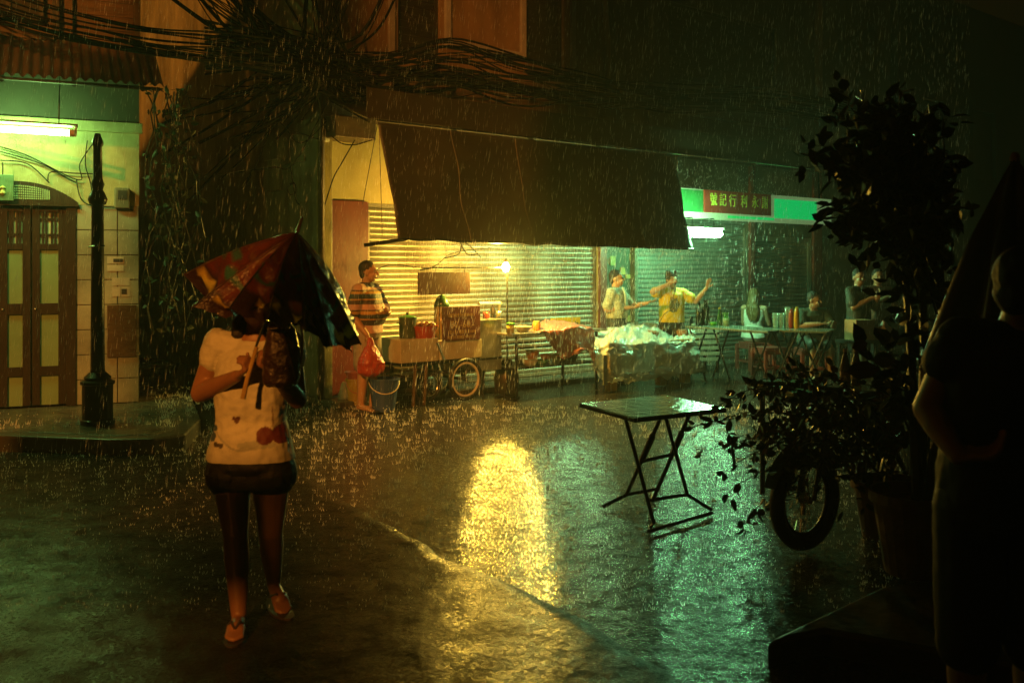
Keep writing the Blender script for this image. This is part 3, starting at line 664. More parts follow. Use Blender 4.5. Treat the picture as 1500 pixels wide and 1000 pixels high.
# glass jar urn with green dome
g0 = cp(647,500,CO-.25); ur = .085
un = thing('domed_jar', 'tall ribbed jar with green domed lid on the cart', 'jar', M.W(g0.x,g0.y,cp(645,500).z-.005), M.a)
zt = cp(647,448,CO-.25).z-(cp(645,500).z)
MB().lathe([(ur,0),(ur,zt)],18).build('jar', mat('amber_jar',(.42,.32,.12),.25,c2=(.3,.2,.06),scale=6), un, smooth=True)
b = MB()
for k in range(10): A_ = 2*PI*k/10; b.tube([(ur*math.cos(A_),ur*math.sin(A_),0),(ur*math.cos(A_),ur*math.sin(A_),zt)],.007,4)
b.build('rib', darkwood, un)
MB().lathe([(ur+.008,zt),(ur+.008,zt+.03),(ur*.85,zt+.08),(ur*.5,zt+.12),(.015,zt+.135),(.015,zt+.16)],18).build('lid', mat('dark_green_enamel',(.05,.13,.04),.3,c2=(.03,.07,.02),scale=9), un, smooth=True)
# pots and basins on the tray
tz = cp(600,498).z
def pot(name, label, cat, px, off, r, h, m_, lid=None, food=None, taper=.8, z=None, group=None, knob=True):
    x = M.X(px,off); t = thing(name, label, cat, M.W(x,-off,(tz if z is None else z)-.002), M.a, group)
    MB().lathe([(r*taper,0),(r,h),(r+.008,h+.004),(r+.008,h-.006),(r-.006,h-.004),(r*taper-.004,.012)],20,cap=True).build('bowl', m_, t, smooth=False)
    for s_ in (-1,1):
        if name == 'cooking_pot': MB().tube([(s_*r,-.03,h*.75),(s_*(r+.035),-.02,h*.78),(s_*(r+.035),.02,h*.78),(s_*r,.03,h*.75)],.007,5).build('handle', m_, t)
    if lid:
        MB().lathe([(r+.01,h+.006),(r*.9,h+.02),(r*.4,h+.032),(.012,h+.036)],20).build('lid', lid, t, smooth=True)
        if knob: MB().lathe([(.008,h+.034),(.018,h+.055),(.016,h+.065),(.004,h+.068)],10).build('knob', black, t)
    if food:
        fb = MB(); random.seed(len(label))
        for k in range(26):
            A_, q = random.uniform(0,2*PI), r*.8*math.sqrt(random.random()); fb.sphere((q*math.cos(A_),q*math.sin(A_),h-.01+.05*(1-q/r)+random.uniform(0,.012)),(random.uniform(.018,.032),)*3,7,5)
        fb.build('food', food, t)
    return t
green_lid = mat('lime_enamel', (.10,.45,.05), .3)
pot('cooking_pot','dark cooking pot with bright green lid on the cart tray','pot',597,CO-.22,.10,.24,mat('dark_green_pot',(.05,.07,.035),.35),green_lid,None,.95)
pot('red_basin','wide red basin heaped with food on the cart tray','basin',622,CO-.14,.155,.145,mat('red_plastic',(.42,.05,.025),.35),None,mat('fried_food',(.34,.17,.05),.5,c2=(.2,.08,.02),scale=30),.72)
# the metal table beside the pole
tbo = 1.02
mt = thing('metal_table', 'folding metal table with a shelf of dishes beneath it', 'table', M.o, M.a)
TZ = .785
mt0, mt1 = M.X(752,tbo+.35), M.X(872,tbo+.1)
MB().bb(mt0,mt1,-tbo-.32,-tbo+.42,TZ-.03,TZ).build('table_top', steel, mt, bevel=.006)
for x, y in ((mt0+.12,-tbo-.27),(mt1-.15,-tbo-.27),(mt0+.12,-tbo+.37),(mt1-.15,-tbo+.37)): MB().tube([(x,y,0),(x,y,TZ-.03)],.02,6).build('leg', iron, mt)
MB().bb(mt0+.1,mt1-.12,-tbo-.25,-tbo+.36,.34,.36).build('shelf', blackwood, mt)
for y in (-tbo-.27,-tbo+.37): MB().tube([(mt0+.12,y,.6),(mt1-.15,y,.6)],.012,5).build('stretcher', iron, mt)
def at_t(px, off): return M.X(px,off)
def vessel(name, label, cat, px, off, prof, m_, z=TZ, lid=None, group=None):
    t = thing(name, label, cat, M.W(M.X(px,off),-off,z-.001), M.a, group)
    MB().lathe(prof,18).build('vessel', m_, t, smooth=True)
    if lid: r, h, m2 = lid; MB().lathe([(r,h),(r,h+.02),(r*.6,h+.026)],18).build('lid', m2, t)
    return t
vessel('plastic_tub','yellow tub with lime green lid by the bulb pole','tub',748,tbo+.25,[(.045,0),(.05,.11)],mat('tub_yellow',(.5,.42,.1),.4),TZ,(.054,.11,green_lid))
vessel('serving_bowl','white enamel bowl with red rim on the metal table','bowl',766,tbo+.12,[(.06,0),(.10,.05),(.118,.075),(.112,.075),(.05,.01)],mat('enamel_white',(.72,.66,.5),.3,c2=(.6,.5,.35),scale=9))
vessel('sauce_jar','small orange jar standing on the metal table','jar',786,tbo+.05,[(.045,0),(.05,.02),(.05,.09),(.042,.1)],mat('orange_jar',(.55,.24,.04),.3),TZ,(.046,.1,MATS['tub_yellow']))
random.seed(5)
dm = [mat('dish_white',(.62,.6,.5),.3), mat('dish_green',(.12,.42,.24),.3), mat('dish_orange',(.55,.26,.07),.4), mat('dish_dark',(.06,.05,.04),.4), mat('dish_cream',(.5,.42,.26),.4)]
names = ['white bowl','mint green bowl','orange dish','dark pan','cream dish']
dlab = {(764,.95):'dark pan under the metal table next to the gas bottle',(776,1.2):'low white bowl beside the mint green bowl under the table',(790,1.18):'wide mint green bowl on the shelf under the table',(800,.9):'small orange dish behind the mint green bowl',(815,1.15):'tall white bowl on the shelf below the pink sheet',(826,.95):'cream dish on the shelf below the pink sheet',(780,.85):'tall orange pail at the back of the dish shelf',(838,1.1):'dark pan under the table end with the pink sheet'}
for px, off, z, r, h, mi in ((764,.95,.36,.09,.06,3),(776,1.2,.36,.10,.08,0),(790,1.18,.36,.12,.07,1),(800,.9,.36,.08,.10,2),(815,1.15,.36,.07,.12,0),(826,.95,.36,.09,.09,4),(780,.85,.36,.09,.16,2),(838,1.1,.36,.08,.1,3)):
    vessel('stacked_dish', dlab[(px,off)], 'dish', px, off, [(r*.5,0),(r*.85,h*.5),(r,h),(r*.94,h),(r*.45,.012)], dm[mi], z, group='dishes under the table')
# drape cloths
def drape(name, label, P, nu, nv, m_, wob=.02, seed=1, thick=.003, extra=None, cat='cloth'):
    def fn(u, v):
        nr = len(P)-1; nc = len(P[0])-1; a_ = min(int(v*nr), nr-1); b_ = min(int(u*nc), nc-1); fv = v*nr-a_; fu = u*nc-b_
        fu_, fv_ = fu, fv
        p = (P[a_][b_].lerp(P[a_][b_+1],fu_)).lerp(P[a_+1][b_].lerp(P[a_+1][b_+1],fu_),fv_)
        q = Vector((u*9+seed, v*7, seed)); n_ = Vector((noise.noise(q), noise.noise(q+Vector((9,2,4))), noise.noise(q+Vector((3,8,1)))))
        q2 = q*2.6; r_ = abs(noise.noise(q2))
        return p + n_*wob + Vector((0,0,1))*(r_*wob*1.6)
    o = MB().grid(fn, nu, nv).build(name, m_, None, smooth=True, thick=thick); return T(o, label, cat)
pinkm = mat('pink_sheet', (.55,.26,.22), .3, c2=(.40,.10,.06), scale=3.5, bump=.3, bscale=14, coat=.4)
def mw(px, py, off): return cw(px, py, off)
P = [[mw(772,489,1.0),mw(800,470,.8),mw(832,474,.8),mw(858,480,.8)],
     [mw(775,492,1.2),mw(806,487,1.15),mw(836,476,1.2),mw(866,483,1.1)],
     [mw(796,488,1.37),mw(820,486,1.38),mw(842,481,1.38),mw(870,485,1.37)],
     [mw(800,495,1.38),mw(822,505,1.42),mw(842,500,1.42),mw(872,496,1.36)],
     [mw(818,520,1.42),mw(824,524,1.45),mw(850,510,1.46),mw(884,520,1.42)],
     [mw(816,522,1.44),mw(826,527,1.46),mw(862,512,1.48),mw(874,548,1.46)]]
for r_ in P[:3]:
    for q_ in r_: q_.z += .022
drape('pink_sheet', 'crumpled pink plastic sheet thrown over the metal table end', P, 44, 44, pinkm, .016, 4, cat='plastic sheet')
ys = thing('yellow_sign', 'small yellow card sign propped behind the pink sheet', 'sign', M.o, M.a)
a, c = cp(808,466,.72), cp(850,482,.72)
MB().bb(a.x,c.x,-.72,-.70,c.z-.09,a.z).build('card', mat('sign_yellow',(.65,.48,.03),.5,c2=(.55,.38,.02),scale=6), ys)
b = MB(); random.seed(9); x = a.x+.06
while x < c.x-.05: w = random.uniform(.008,.02); h_ = random.uniform(.03,.06); b.bb(x,x+w,-.7225,-.7205,a.z-.1,a.z-.1+h_); x += w+random.uniform(.006,.014)
b.build('worn_print', MATS['dark_print'], ys)
MB().bb((a.x+c.x)/2-.02,(a.x+c.x)/2+.02,-.70,-.68,TZ-.002,c.z-.08).build('stand', darkwood, ys)
# wooden table under the clear sheet
wt = thing('plank_table', 'wooden table with thick yellow legs under the clear sheet', 'table', M.o, M.a)
wo = 1.55
yw = mat('yellow_wood', (.46,.27,.08), .5, c2=(.3,.16,.045), scale=3, bump=.2, stretch=(6,6,1))
wx0, wx1 = M.X(884,wo), M.X(1020,wo)
for px, off in ((895,wo),(968,wo),(1003,wo),(893,.9),(985,.9)):
    x = M.X(px,off); MB().bb(x-.065,x+.065,-off-.05,-off+.05,0,.57).build('leg', yw, wt, bevel=.006)
for k in range(5): y = -wo-.08+k*.17; MB().bb(wx0,wx1,y,y+.162,.57,.60).build('plank', yw, wt, bevel=.004)
for px, off, r, h, lab in ((905,1.2,.11,.12,'covered basket left on the plank table'),(952,1.25,.13,.09,'covered tray of food in the middle of the plank table'),(1000,1.3,.09,.08,'covered bowl at the far end of the plank table')):
    vessel('covered_basket', lab, 'basket', px, off, [(r*.8,0),(r,h),(r*.7,h+.03)], mat('basket_cane',(.40,.2,.08),.6,c2=(.25,.12,.04),scale=30), .60)
# clear plastic sheet
def plastic(name, c, alpha):
    m = bpy.data.materials.new(name); m.use_nodes = True; nt = m.node_tree; b = nt.nodes['Principled BSDF']
    b.inputs['Base Color'].default_value = rgb(c); b.inputs['Roughness'].default_value = .16; b.inputs['Alpha'].default_value = alpha
    tcn = nt.nodes.new('ShaderNodeTexCoord'); n = nt.nodes.new('ShaderNodeTexNoise'); n.inputs['Scale'].default_value = 9; n.inputs['Detail'].default_value = 5
    bp = nt.nodes.new('ShaderNodeBump'); bp.inputs['Strength'].default_value = .8; bp.inputs['Distance'].default_value = .03
    nt.links.new(tcn.outputs['Object'], n.inputs[0]); nt.links.new(n.outputs[0], bp.inputs['Height']); nt.links.new(bp.outputs[0], b.inputs['Normal']); return m
clear = plastic('clear_plastic', (.95,1.,.93), .74)
P = [[mw(872,488,.85),mw(925,474,.85),mw(960,474,.85),mw(1000,496,.9),mw(1014,484,1.0)],
     [mw(870,492,1.2),mw(918,480,1.25),mw(955,486,1.25),mw(990,494,1.25),mw(1018,488,1.3)],
     [mw(872,510,1.70),mw(905,502,1.72),mw(950,505,1.72),mw(990,502,1.72),mw(1020,502,1.70)],
     [mw(870,540,1.78),mw(902,545,1.80),mw(945,540,1.80),mw(990,528,1.80),mw(1026,522,1.78)],
     [mw(884,562,1.80),mw(905,561,1.83),mw(930,562,1.83),mw(985,552,1.83),mw(1034,546,1.80)]]
drape('clear_sheet', 'wet transparent plastic sheet draped over the plank table', P, 60, 54, clear, .045, 8, thick=0., cat='plastic sheet')
b = MB(); b.bb(M.X(883,wo+.25),M.X(889,wo+.25),-wo-.26,-wo-.255,cp(886,564,wo+.25).z,cp(886,520,wo+.25).z); o = b.build('white_strip', mat('white_tape',(.75,.72,.62),.4)); o.location = M.o; o.rotation_euler = (0,0,M.a)
T(o, 'narrow white strip hanging from the corner of the clear sheet', 'strip')
# buckets, bag, boxes by the striped man
def bucket(label, px, py, r0, r1, h, m_, hm):
    p = G(px, py); t = thing('bucket', label, 'bucket', p, .3)
    MB().lathe([(r0,0),(r1,h),(r1+.012,h),(r1+.012,h-.02),(r1-.006,h-.004),(r0-.01,.02)],22,cap=True).build('pail', m_, t, smooth=False)
    pts = [(r1*math.cos(PI*k/10),-r1*.35*math.sin(PI*k/10)-r1*.6*math.sin(PI*k/10),h-.03-.13*math.sin(PI*k/10)) for k in range(11)]
    pts = [(1.02*x, y, z) for x, y, z in pts]; MB().tube(pts,.006,5).build('handle', hm, t); return t
bucket('dark blue plastic bucket with wire handle beside the man', 562, 601, .125, .168, .36, mat('blue_plastic',(.045,.09,.28),.32,c2=(.035,.07,.2),scale=5), white_p)
yb = bucket('tall yellow bucket with orange handle behind the man', 521, 592, .085, .11, .30, mat('yellow_plastic',(.60,.40,.06),.35), mat('orange_plastic',(.6,.16,.03),.35))
pot('pink_bowl','pink plastic bowl sitting on top of the yellow bucket','bowl',0,0,.125,.085,mat('pink_plastic',(.55,.17,.14),.35),None,None,.75).location = (yb.location.x,yb.location.y,.292)
pbag = thing('plastic_bag', 'crumpled pale plastic bag leaning on the yellow bucket', 'bag', G(505,590), 0)
def crump(c, r, seed, sq=1.):
    b = MB(); b.sphere(c, r, 20, 14)
    for p in b.v: 
        n_ = noise.noise(p*9+Vector((seed,)*3)); d_ = (p-Vector(c)); p += d_*(n_*.5+.12*noise.noise(p*30))
        if p.z > c[2]: p.x = c[0]+(p.x-c[0])*(1-.6*(p.z-c[2])/r[2]); p.y = c[1]+(p.y-c[1])*(1-.6*(p.z-c[2])/r[2])
        if p.z < .0: p.z = 0.
    return b
crump((0,0,.12),(.085,.07,.15),2).build('bag', plastic('pale_plastic',(.5,.48,.36),.75), pbag, smooth=True)
cardb = mat('cardboard', (.42,.26,.11), .7, c2=(.3,.17,.07), scale=6)
printed = mat('printed_carton', (.55,.33,.09), .6, c2=(.42,.2,.05), scale=3)
def carton(label, px0, px1, py0, py1, d, dep, m_, rz=.3, print_=True):
    p0, p1 = F(px0,py1,d), F(px1,py0,d); w = (p1-p0).x; h = p1.z-p0.z
    t = thing('carton', label, 'box', ((p0.x+p1.x)/2, d+dep/2, p0.z), rz)
    MB().bb(-w/2,w/2,-dep/2,dep/2,0,h).build('box', m_, t, bevel=.004)
    if print_:
        b = MB(); random.seed(int(px0))
        for k in range(4): x = -w*.36+k*w*.24; b.bb(x-.02,x+.02,-dep/2-.0025,-dep/2-.0005,h*.25,h*.7)
        b.build('print', mat('carton_red',(.40,.07,.03),.6), t)
    return t
crate = thing('plastic_crate', 'low dark crate holding up the cartons behind the blue bucket', 'crate', (F(582,600,11.75).x,11.95,0), .5)
for i in range(4):
    for z in (.04,.13,.22): 
        s_, c_ = math.sin(i*PI/2), math.cos(i*PI/2); MB().box((c_*.28 if i%2==0 else 0, s_*.19 if i%2 else 0, z),(.02 if i%2==0 else .56,.4 if i%2==0 else .02,.06)).build('slat', blackwood, crate)
for x, y in ((-.27,-.18),(.27,-.18),(-.27,.18),(.27,.18)): MB().bb(x-.02,x+.02,y-.02,y+.02,0,.27).build('post', blackwood, crate)
MB().bb(-.28,.28,-.19,.19,.27,.285).build('lid', blackwood, crate)
zz = .285
for lab, x, y, w, d_, h, rz, m_ in (('printed carton lying nearest the cart on the dark crate',.09,.0,.32,.28,.10,.1,printed),('plain open carton behind the blue bucket on the dark crate',-.19,.03,.17,.25,.13,.25,cardb)):
    q = Matrix.Rotation(.5,3,'Z') @ Vector((x,y,0)); t = thing('carton', lab, 'box', (crate.location.x+q.x, crate.location.y+q.y, zz-.001), .5+rz*.2)
    MB().bb(-w/2,w/2,-d_/2,d_/2,0,h).build('box', m_, t, bevel=.003)
    if m_ is printed:
        b = MB()
        for k in range(4): xx = -w*.36+k*w*.22; b.lathe([(.018,-.03),(.018,.03)],8,(xx,-d_/2-.001,h*.5),R=Matrix.Rotation(0,3,'X'),sy=.1)
        b.build('print', mat('carton_red',(.40,.07,.03),.6), t)
# small goods crowded on and under the cart
lz_ = cp(705,471).z+.02
for lab, px, off, z, pr, m_ in (('squat glass jar of chilli on the steel lid of the cart',712,CO-.2,lz_,[(.035,0),(.04,.02),(.04,.07),(.03,.085)],'sauce_red'),('brown sauce bottle on the steel lid of the cart',722,CO-.3,lz_,[(.028,0),(.03,.12),(.012,.16),(.012,.2)],'dark_wood'),('tin cup of spoons on the steel lid of the cart',730,CO-.2,lz_,[(.03,0),(.034,.09)],'stainless_steel')):
    if m_ not in MATS: mat('sauce_red',(.42,.05,.03),.3)
    vessel('cart_jar', lab, 'jar', px, off, pr, MATS[m_], z)
for lab, px, r_, c_ in (('teal bag of greens on the lower shelf of the cart',632,.09,(.10,.32,.26)),('yellowish bag of noodles on the lower shelf of the cart',652,.085,(.55,.42,.16)),('white bag on the lower shelf beside the cart wheel',706,.095,(.6,.55,.42))):
    t = thing('produce_bag', lab, 'bag', M.W(M.X(px,CO-.28),-CO+.28,.348), M.a)
    crump((0,0,r_*1.1),(r_,r_*.8,r_*1.3),px*.1).build('bag', mat('bag_%d'%px,c_,.3), t, smooth=True)
# black gas bottle by the pole
gb = thing('gas_bottle', 'round black gas bottle standing behind the bulb pole', 'gas bottle', M.W(M.X(742,.85),-.85,0), 0)
MB().lathe([(.12,0),(.13,.02),(.155,.08),(.16,.2),(.14,.29),(.07,.34),(.05,.36)],18).build('tank', mat('gas_dark',(.05,.045,.03),.4), gb, smooth=True)
MB().lathe([(.075,.34),(.075,.42),(.065,.42),(.065,.34)],14,cap=False).build('collar', iron, gb)
# ------------------------------------------------------------------ diners' tables and stools
def rect_table(name, label, c0, c1, dep, h, m_, lm, rz):
    t = thing(name, label, 'table', ((c0.x+c1.x)/2,(c0.y+c1.y)/2,0), rz); w = (c1-c0).length
    MB().bb(-w/2,w/2,0,dep,h-.025,h).build('table_top', m_, t, bevel=.005)
    for s_ in (-1,1):
        x = s_*(w/2-.18)
        for q in (-1,1): MB().tube([(x-.16*q,.06 if s_ else 0,0),(x+.16*q,.06,h-.03)],.014,6).build('leg', lm, t); 
        for q in (-1,1): MB().tube([(x-.16*q,dep-.06,0),(x+.16*q,dep-.06,h-.03)],.014,6).build('leg', lm, t)
    return t
t0, t1 = G(1004,477,.76), G(1125,485,.76)
rect_table('folding_table','folding table of drinks between the singer and the woman in white', t0, t1, .6, .76, mat('table_green',(.20,.26,.22),.2,c2=(.14,.18,.15),scale=4), iron, math.atan2((t1-t0).y,(t1-t0).x))
t2, t3 = G(1128,483,.765), G(1210,485.5,.765)
rect_table('folding_table','folding table with sauce bottles in front of the seated man', t2, t3, .62, .765, MATS['table_green'], iron, math.atan2((t3-t2).y,(t3-t2).x))
def on_plane(px, py, z): return G(px, py, z)
def bottle(label, px, z, d, r, h, m_, capm, neck=.35, group=None, name='bottle', lab=None):
    p = F(px, 400, d); t = thing(name, label, 'bottle', (p.x,d,z-.001), 0, group)
    MB().lathe([(r*.92,0),(r,.01),(r,h*(1-neck)-.02),(r*.8,h*(1-neck)+.02),(r*.38,h*(1-neck)+.07),(r*.34,h-.02)],14).build('glass', m_, t, smooth=True)
    MB().lathe([(r*.4,h-.022),(r*.4,h)],10).build('cap', capm, t)
    if lab: MB().lathe([(r*1.02,h*.18),(r*1.02,h*.42)],14,cap=False).build('paper_label', lab, t)
    return t
dgl = mat('dark_bottle_glass', (.02,.03,.02), .12, spec=.7); ggl = mat('green_bottle_glass', (.04,.16,.06), .12)
bottle('tall dark drinks bottle beside the singer', 1024, .76, 14.15, .05, .34, dgl, black, .4)
bottle('squat dark drinks bottle beside the singer', 1033, .76, 14.2, .062, .36, dgl, black, .3)
bottle('green bottle with yellow neck on the drinks table', 1054, .76, 14.1, .035, .26, ggl, MATS['sign_yellow'], .4)
vessel2 = lambda label, cat, px, z, d, prof, m_, name: (lambda t: MB().lathe(prof,14).build('vessel', m_, t, smooth=True) and t)(thing(name, label, cat, (F(px,400,d).x,d,z-.001), 0))
vessel2('small lime green cup on the drinks table','cup',1045,.76,14.1,[(.04,0),(.055,.05)],green_lid,'cup')
t = vessel2('glass of straws and spoons on the drinks table','glass',1064,.76,14.05,[(.045,0),(.055,.11)],mat('straw_glass',(.3,.42,.25),.2),'straw_glass')
for k in range(6): MB().tube([(random.uniform(-.02,.02),random.uniform(-.02,.02),.08),(random.uniform(-.06,.06),random.uniform(-.04,.04),.19)],.005,4).build('straw', green_lid, t)
bottle('red sauce bottle on the table before the seated man', 1159, .765, 13.5, .036, .235, mat('sauce_red',(.42,.05,.03),.3), white_p, .2)
bottle('yellow sauce bottle on the table before the seated man', 1167, .765, 13.35, .038, .27, mat('sauce_yellow',(.75,.40,.02),.3), white_p, .18)
for px, h, lab in ((1136,.2,'small clear drinking glass near the woman in white'),(1145,.2,'clear water glass beside the sauce bottles'),(1154,.28,'tall clear carafe behind the red sauce bottle')):
    vessel2(lab,'glass',px,.765,13.55,[(.035,0),(.042,h),(.038,h),(.03,.01)],plastic('glass_%d'%px,(.5,.7,.6),.35),'drinking_glass')
# red plastic stools
def stool(label, p, rz, sc=1., group=None):
    t = thing('plastic_stool', label, 'stool', p, rz, group); h = .43*sc; w = .17*sc; m_ = mat('stool_red',(.24,.055,.04),.35,c2=(.18,.04,.03),scale=6)
    MB().bb(-w,w,-w,w,h-.03,h).build('seat', m_, t, bevel=.012)
    for sx_ in (-1,1):
        for sy_ in (-1,1): MB().box((sx_*w*1.06,sy_*w*1.06,(h-.03)/2),(.05,.05,h-.03)).build('leg', m_, t, bevel=.006)
    b = MB()
    for s_ in (-1,1): b.bb(-w,w,s_*w-.008,s_*w+.008,h-.1,h-.03); b.bb(s_*w-.008,s_*w+.008,-w,w,h-.1,h-.03); b.bb(-w,w,s_*w*1.05-.008,s_*w*1.05+.008,.12,.15); b.bb(s_*w*1.05-.008,s_*w*1.05+.008,-w,w,.12,.15)
    b.build('apron', m_, t); return t
stool_p = G(1104,541); stool('red plastic stool the woman in white sits on', stool_p, .35)
stool('empty red plastic stool beside the woman in white', G(1128,551)+Vector((.0,.0,0)), .3)
# slatted bench by the drinks table catching light
sb = thing('slatted_chair', 'pale slatted chair back behind the drinks table', 'chair', F(1033,500,14.95)*1., .3); sb.location.z = 0
pale = mat('pale_slat', (.70,.55,.40), .4)
for k in range(7): z = .18+k*.085; MB().bb(-.23,.23,-.012,.012,z,z+.05).build('slat', pale, sb)
for x in (-.22,.22): MB().bb(x-.02,x+.02,.012,.04,0,.85).build('leg', iron, sb)
MB().bb(-.23,.23,.04,.4,.40,.425).build('seat', pale, sb)
for x in (-.2,.2): MB().bb(x-.02,x+.02,.36,.4,0,.4).build('leg', iron, sb)
# cardboard box carried low at the dark end, on a small table
bx = thing('carton', 'tall brown carton standing on a bench at the dark end', 'box', (F(1263,400,13.2).x,13.3,.62), .35)
MB().bb(-.15,.15,-.12,.12,0,.27).build('box', cardb, bx, bevel=.004)
tb_ = thing('low_bench', 'low dark bench under the tall brown carton', 'bench', (bx.location.x+.05,13.3,0), .35)
MB().bb(-.3,.35,-.2,.2,.58,.622).build('seat', blackwood, tb_)
for x in (-.26,.3):
    for y in (-.15,.15): MB().bb(x-.03,x+.03,y-.03,y+.03,0,.58).build('leg', blackwood, tb_)
crump((.02,0,.12),(.12,.1,.14),5).build('bag', mat('pinkish_bag',(.4,.26,.2),.5), T(thing('plastic_bag','pinkish bag lying beside the tall brown carton','bag',(bx.location.x+.28,13.25,.618))), smooth=True)
# ------------------------------------------------------------------ folding table in the street
ft = thing('folding_table', 'wet black square folding table standing alone in the street', 'table', (.93,6.45,0), 0)
H = .70
fc = [G(848,590,H), G(930,612,H), None, G(975,578,H)]; fc[2] = fc[1]+fc[3]-fc[0]
wet_top = mat('wet_table_top', (.03,.035,.03), .09, c2=(.02,.022,.02), scale=4, bump=.35, bscale=16)
b = MB(); cc = sum(fc, Vector())/4
b.add([p-Vector((0,0,.03)) for p in fc]+fc, [(3,2,1,0),(4,5,6,7),(0,1,5,4),(1,2,6,5),(2,3,7,6),(3,0,4,7)]); b.build('table_top', wet_top, ft, world=True, bevel=.006)
def onleg(px, py, z): return G(px, py, z)
tA, tB = fc[0].lerp(fc[1],.5), fc[3].lerp(fc[2],.5)
ex = (fc[1]-fc[0]).normalized(); ey = (fc[3]-fc[0]).normalized()
def tp(a_, b_): p = cc+ex*a_+ey*b_; return Vector((p.x,p.y,H-.03))
feet = {'A': G(952,776), 'B': G(884,744), 'C': G(1043,750), 'D': G(957,722)}
topA = G(916,611,H-.03); topB = G(968,611,H-.03); topC = G(975,611,H-.03); topD = G(1010,607,H-.03)
kn = {'A': G(958,766,.04), 'B': G(918,724,.06), 'C': G(1007,724,.10), 'D': G(956,733,.06)}
for tpt, kk in ((topA,'A'),(topB,'B'),(topC,'C'),(topD,'D')): MB().tube([tpt,kn[kk],feet[kk]+Vector((0,0,.012))],.0125,7).build('leg', iron, ft, world=True)
for p_, q_ in ((kn['B'],G(964,716,.06)),(G(948,733,.06),kn['C']),(G(950,778,.014),G(1043,751,.014)),(topB.lerp(kn['B'],.55),topD.lerp(kn['D'],.45))):
    MB().tube([p_,q_],.0115,6).build('stretcher', iron, ft, world=True)
for p_, q_ in ((topB.lerp(kn['B'],.22),topB.lerp(kn['B'],.55)),(topD.lerp(kn['D'],.2),topD.lerp(kn['D'],.45))): MB().tube([p_,q_],.02,6).build('leg_sleeve', iron, ft, world=True)
# ------------------------------------------------------------------ cables and creepers
cab = mat('black_cable', (.006,.006,.006), .8, spec=.15)
random.seed(21); NC = 0
def cable(pts, r=.008, label='black overhead cable slung in a thick bundle along the house fronts', group='overhead cables', k=6):
    c_ = catmull(pts, k); o = MB().tube(c_, r, 5).build('overhead_cable', cab); T(o, label, 'cable', group); return o
def dmain(px, off): return M.D(px, off)
def jit(s_): return random.uniform(-s_, s_)
for i in range(34):                                                     # the main bundle over the shophouses
    off = .35+random.random()*.45; s_ = i/33; fan = jit(1)
    pts = []
    for px, py, sp in ((300,70,45),(400,78,40),(470,95,34),(560,108,42),(660,100,48),(760,118,40),(860,132,32),(980,146,24),(1130,152,22),(1290,176,20)):
        pts.append(F(px, py+fan*sp*.7+jit(sp*.35), dmain(px,off) if px > 465 else dmain(470,off)-.0+(470-px)*.0006))
    cable(pts, random.choice((.006,.008,.010,.014)))
for i in range(16):                                                     # left run towards the tiled house
    off = .7+random.random()*.4; pts = []; fan = jit(1); dl = L.D(100,off)
    for px, py, sp in ((-80,-20,30),(40,20,26),(140,45,22),(230,60,24),(330,72,24),(470,88,26)):
        pts.append(F(px, py+fan*sp+jit(4), (dl if px < 240 else dl+(px-240)/230*(dmain(470,.5)-dl))))
    cable(pts, random.choice((.006,.009,.012)), 'black overhead cable crossing in front of the plank upper storey', 'cables by the plank house')
for i in range(22):                                                     # fan dropping from the corner into the alley
    x0, y0 = 480+jit(14), 70+jit(25); x1, y1 = 225+random.random()*170, 320-random.random()*190
    pts = [F(x0,y0,11.6), F((x0*2+x1)/3, (y0*2+y1)/3+8+jit(10), 12.2), F((x0+2*x1)/3,(y0+2*y1)/3+6+jit(12),12.9), F(x1,y1,13.6+jit(.6))]
    cable(pts, random.choice((.006,.008,.011,.02)), 'black cable fanning down from the corner pillar into the alley', 'cables fanning into the alley')
for pts in (((480,150),(430,240),(400,245),(350,252)),((478,178),(440,210),(405,180),(372,250)),((470,205),(425,200),(432,285),(440,300)),((520,205),(500,240),(488,262),(476,300)),((545,205),(520,212),(500,210),(487,200)),((430,268),(421,276),(426,285),(434,280),(431,268),(424,270))):
    cable([F(x,y,11.45) for x, y in pts], .007, 'thin loose wire looping on the stained corner wall', 'loose wires at the corner')
for pts in (((0,215),(40,228),(115,264),(117,240),(140,205)),((0,222),(60,240),(100,262),(112,268)),((128,206),(125,240),(133,270),(136,300)),((70,265),(75,252),(110,254),(140,255)),((112,262),(118,290),(135,301),(175,304),(195,308)),((0,235),(40,240),(72,268))):
    cable([F(x,y,L.D(x,.05)) for x, y in pts], .006, 'thin loose wire stapled across the yellow lit wall', 'wires on the lit wall')
cable([F(532,408,11.8),F(570,388,12.),F(630,392,12.1),F(660,372,12.3),F(700,365,12.4),F(742,366,12.4)], .005, 'thin wire strung along the shutter to the bulb pole', None)
for pts in (((676,352),(672,372),(650,378)),((676,352),(690,362),(705,378)),((672,350),(684,372),(700,372))): cable([F(x,y,11.9) for x, y in pts], .006, 'short tangled cord dangling behind the awning hem', 'tangled cords behind the awning')
for i in range(40):                                                     # chaotic tangle round the top of the corner pillar
    x0, y0 = random.uniform(150,620), -70; x1, y1 = 470+jit(40), 95+jit(30); x2, y2 = x1+random.choice((-1,-1,1))*random.uniform(40,230), y1+random.uniform(-10,130)
    if x2 > 535: y2 = 120+jit(20)
    d0 = dmain(max(x1,468),.3)
    cable([F(x0,y0,d0-.5+jit(.2)),F((x0+x1)/2+jit(20),(y0+y1)/2+34+jit(22),d0-.4),F(x1,y1,d0-.35+jit(.1)),F((x1+x2)/2,(y1+y2)/2+22+jit(14),d0-.2+(1.2 if x2 < 470 else .2)),F(x2,y2,16.9 if x2 < 470 else dmain(x2,.0))], random.choice((.007,.010,.014,.022)), 'black cable knotted into the chaotic tangle at the corner pillar top', 'tangle at the corner pillar')
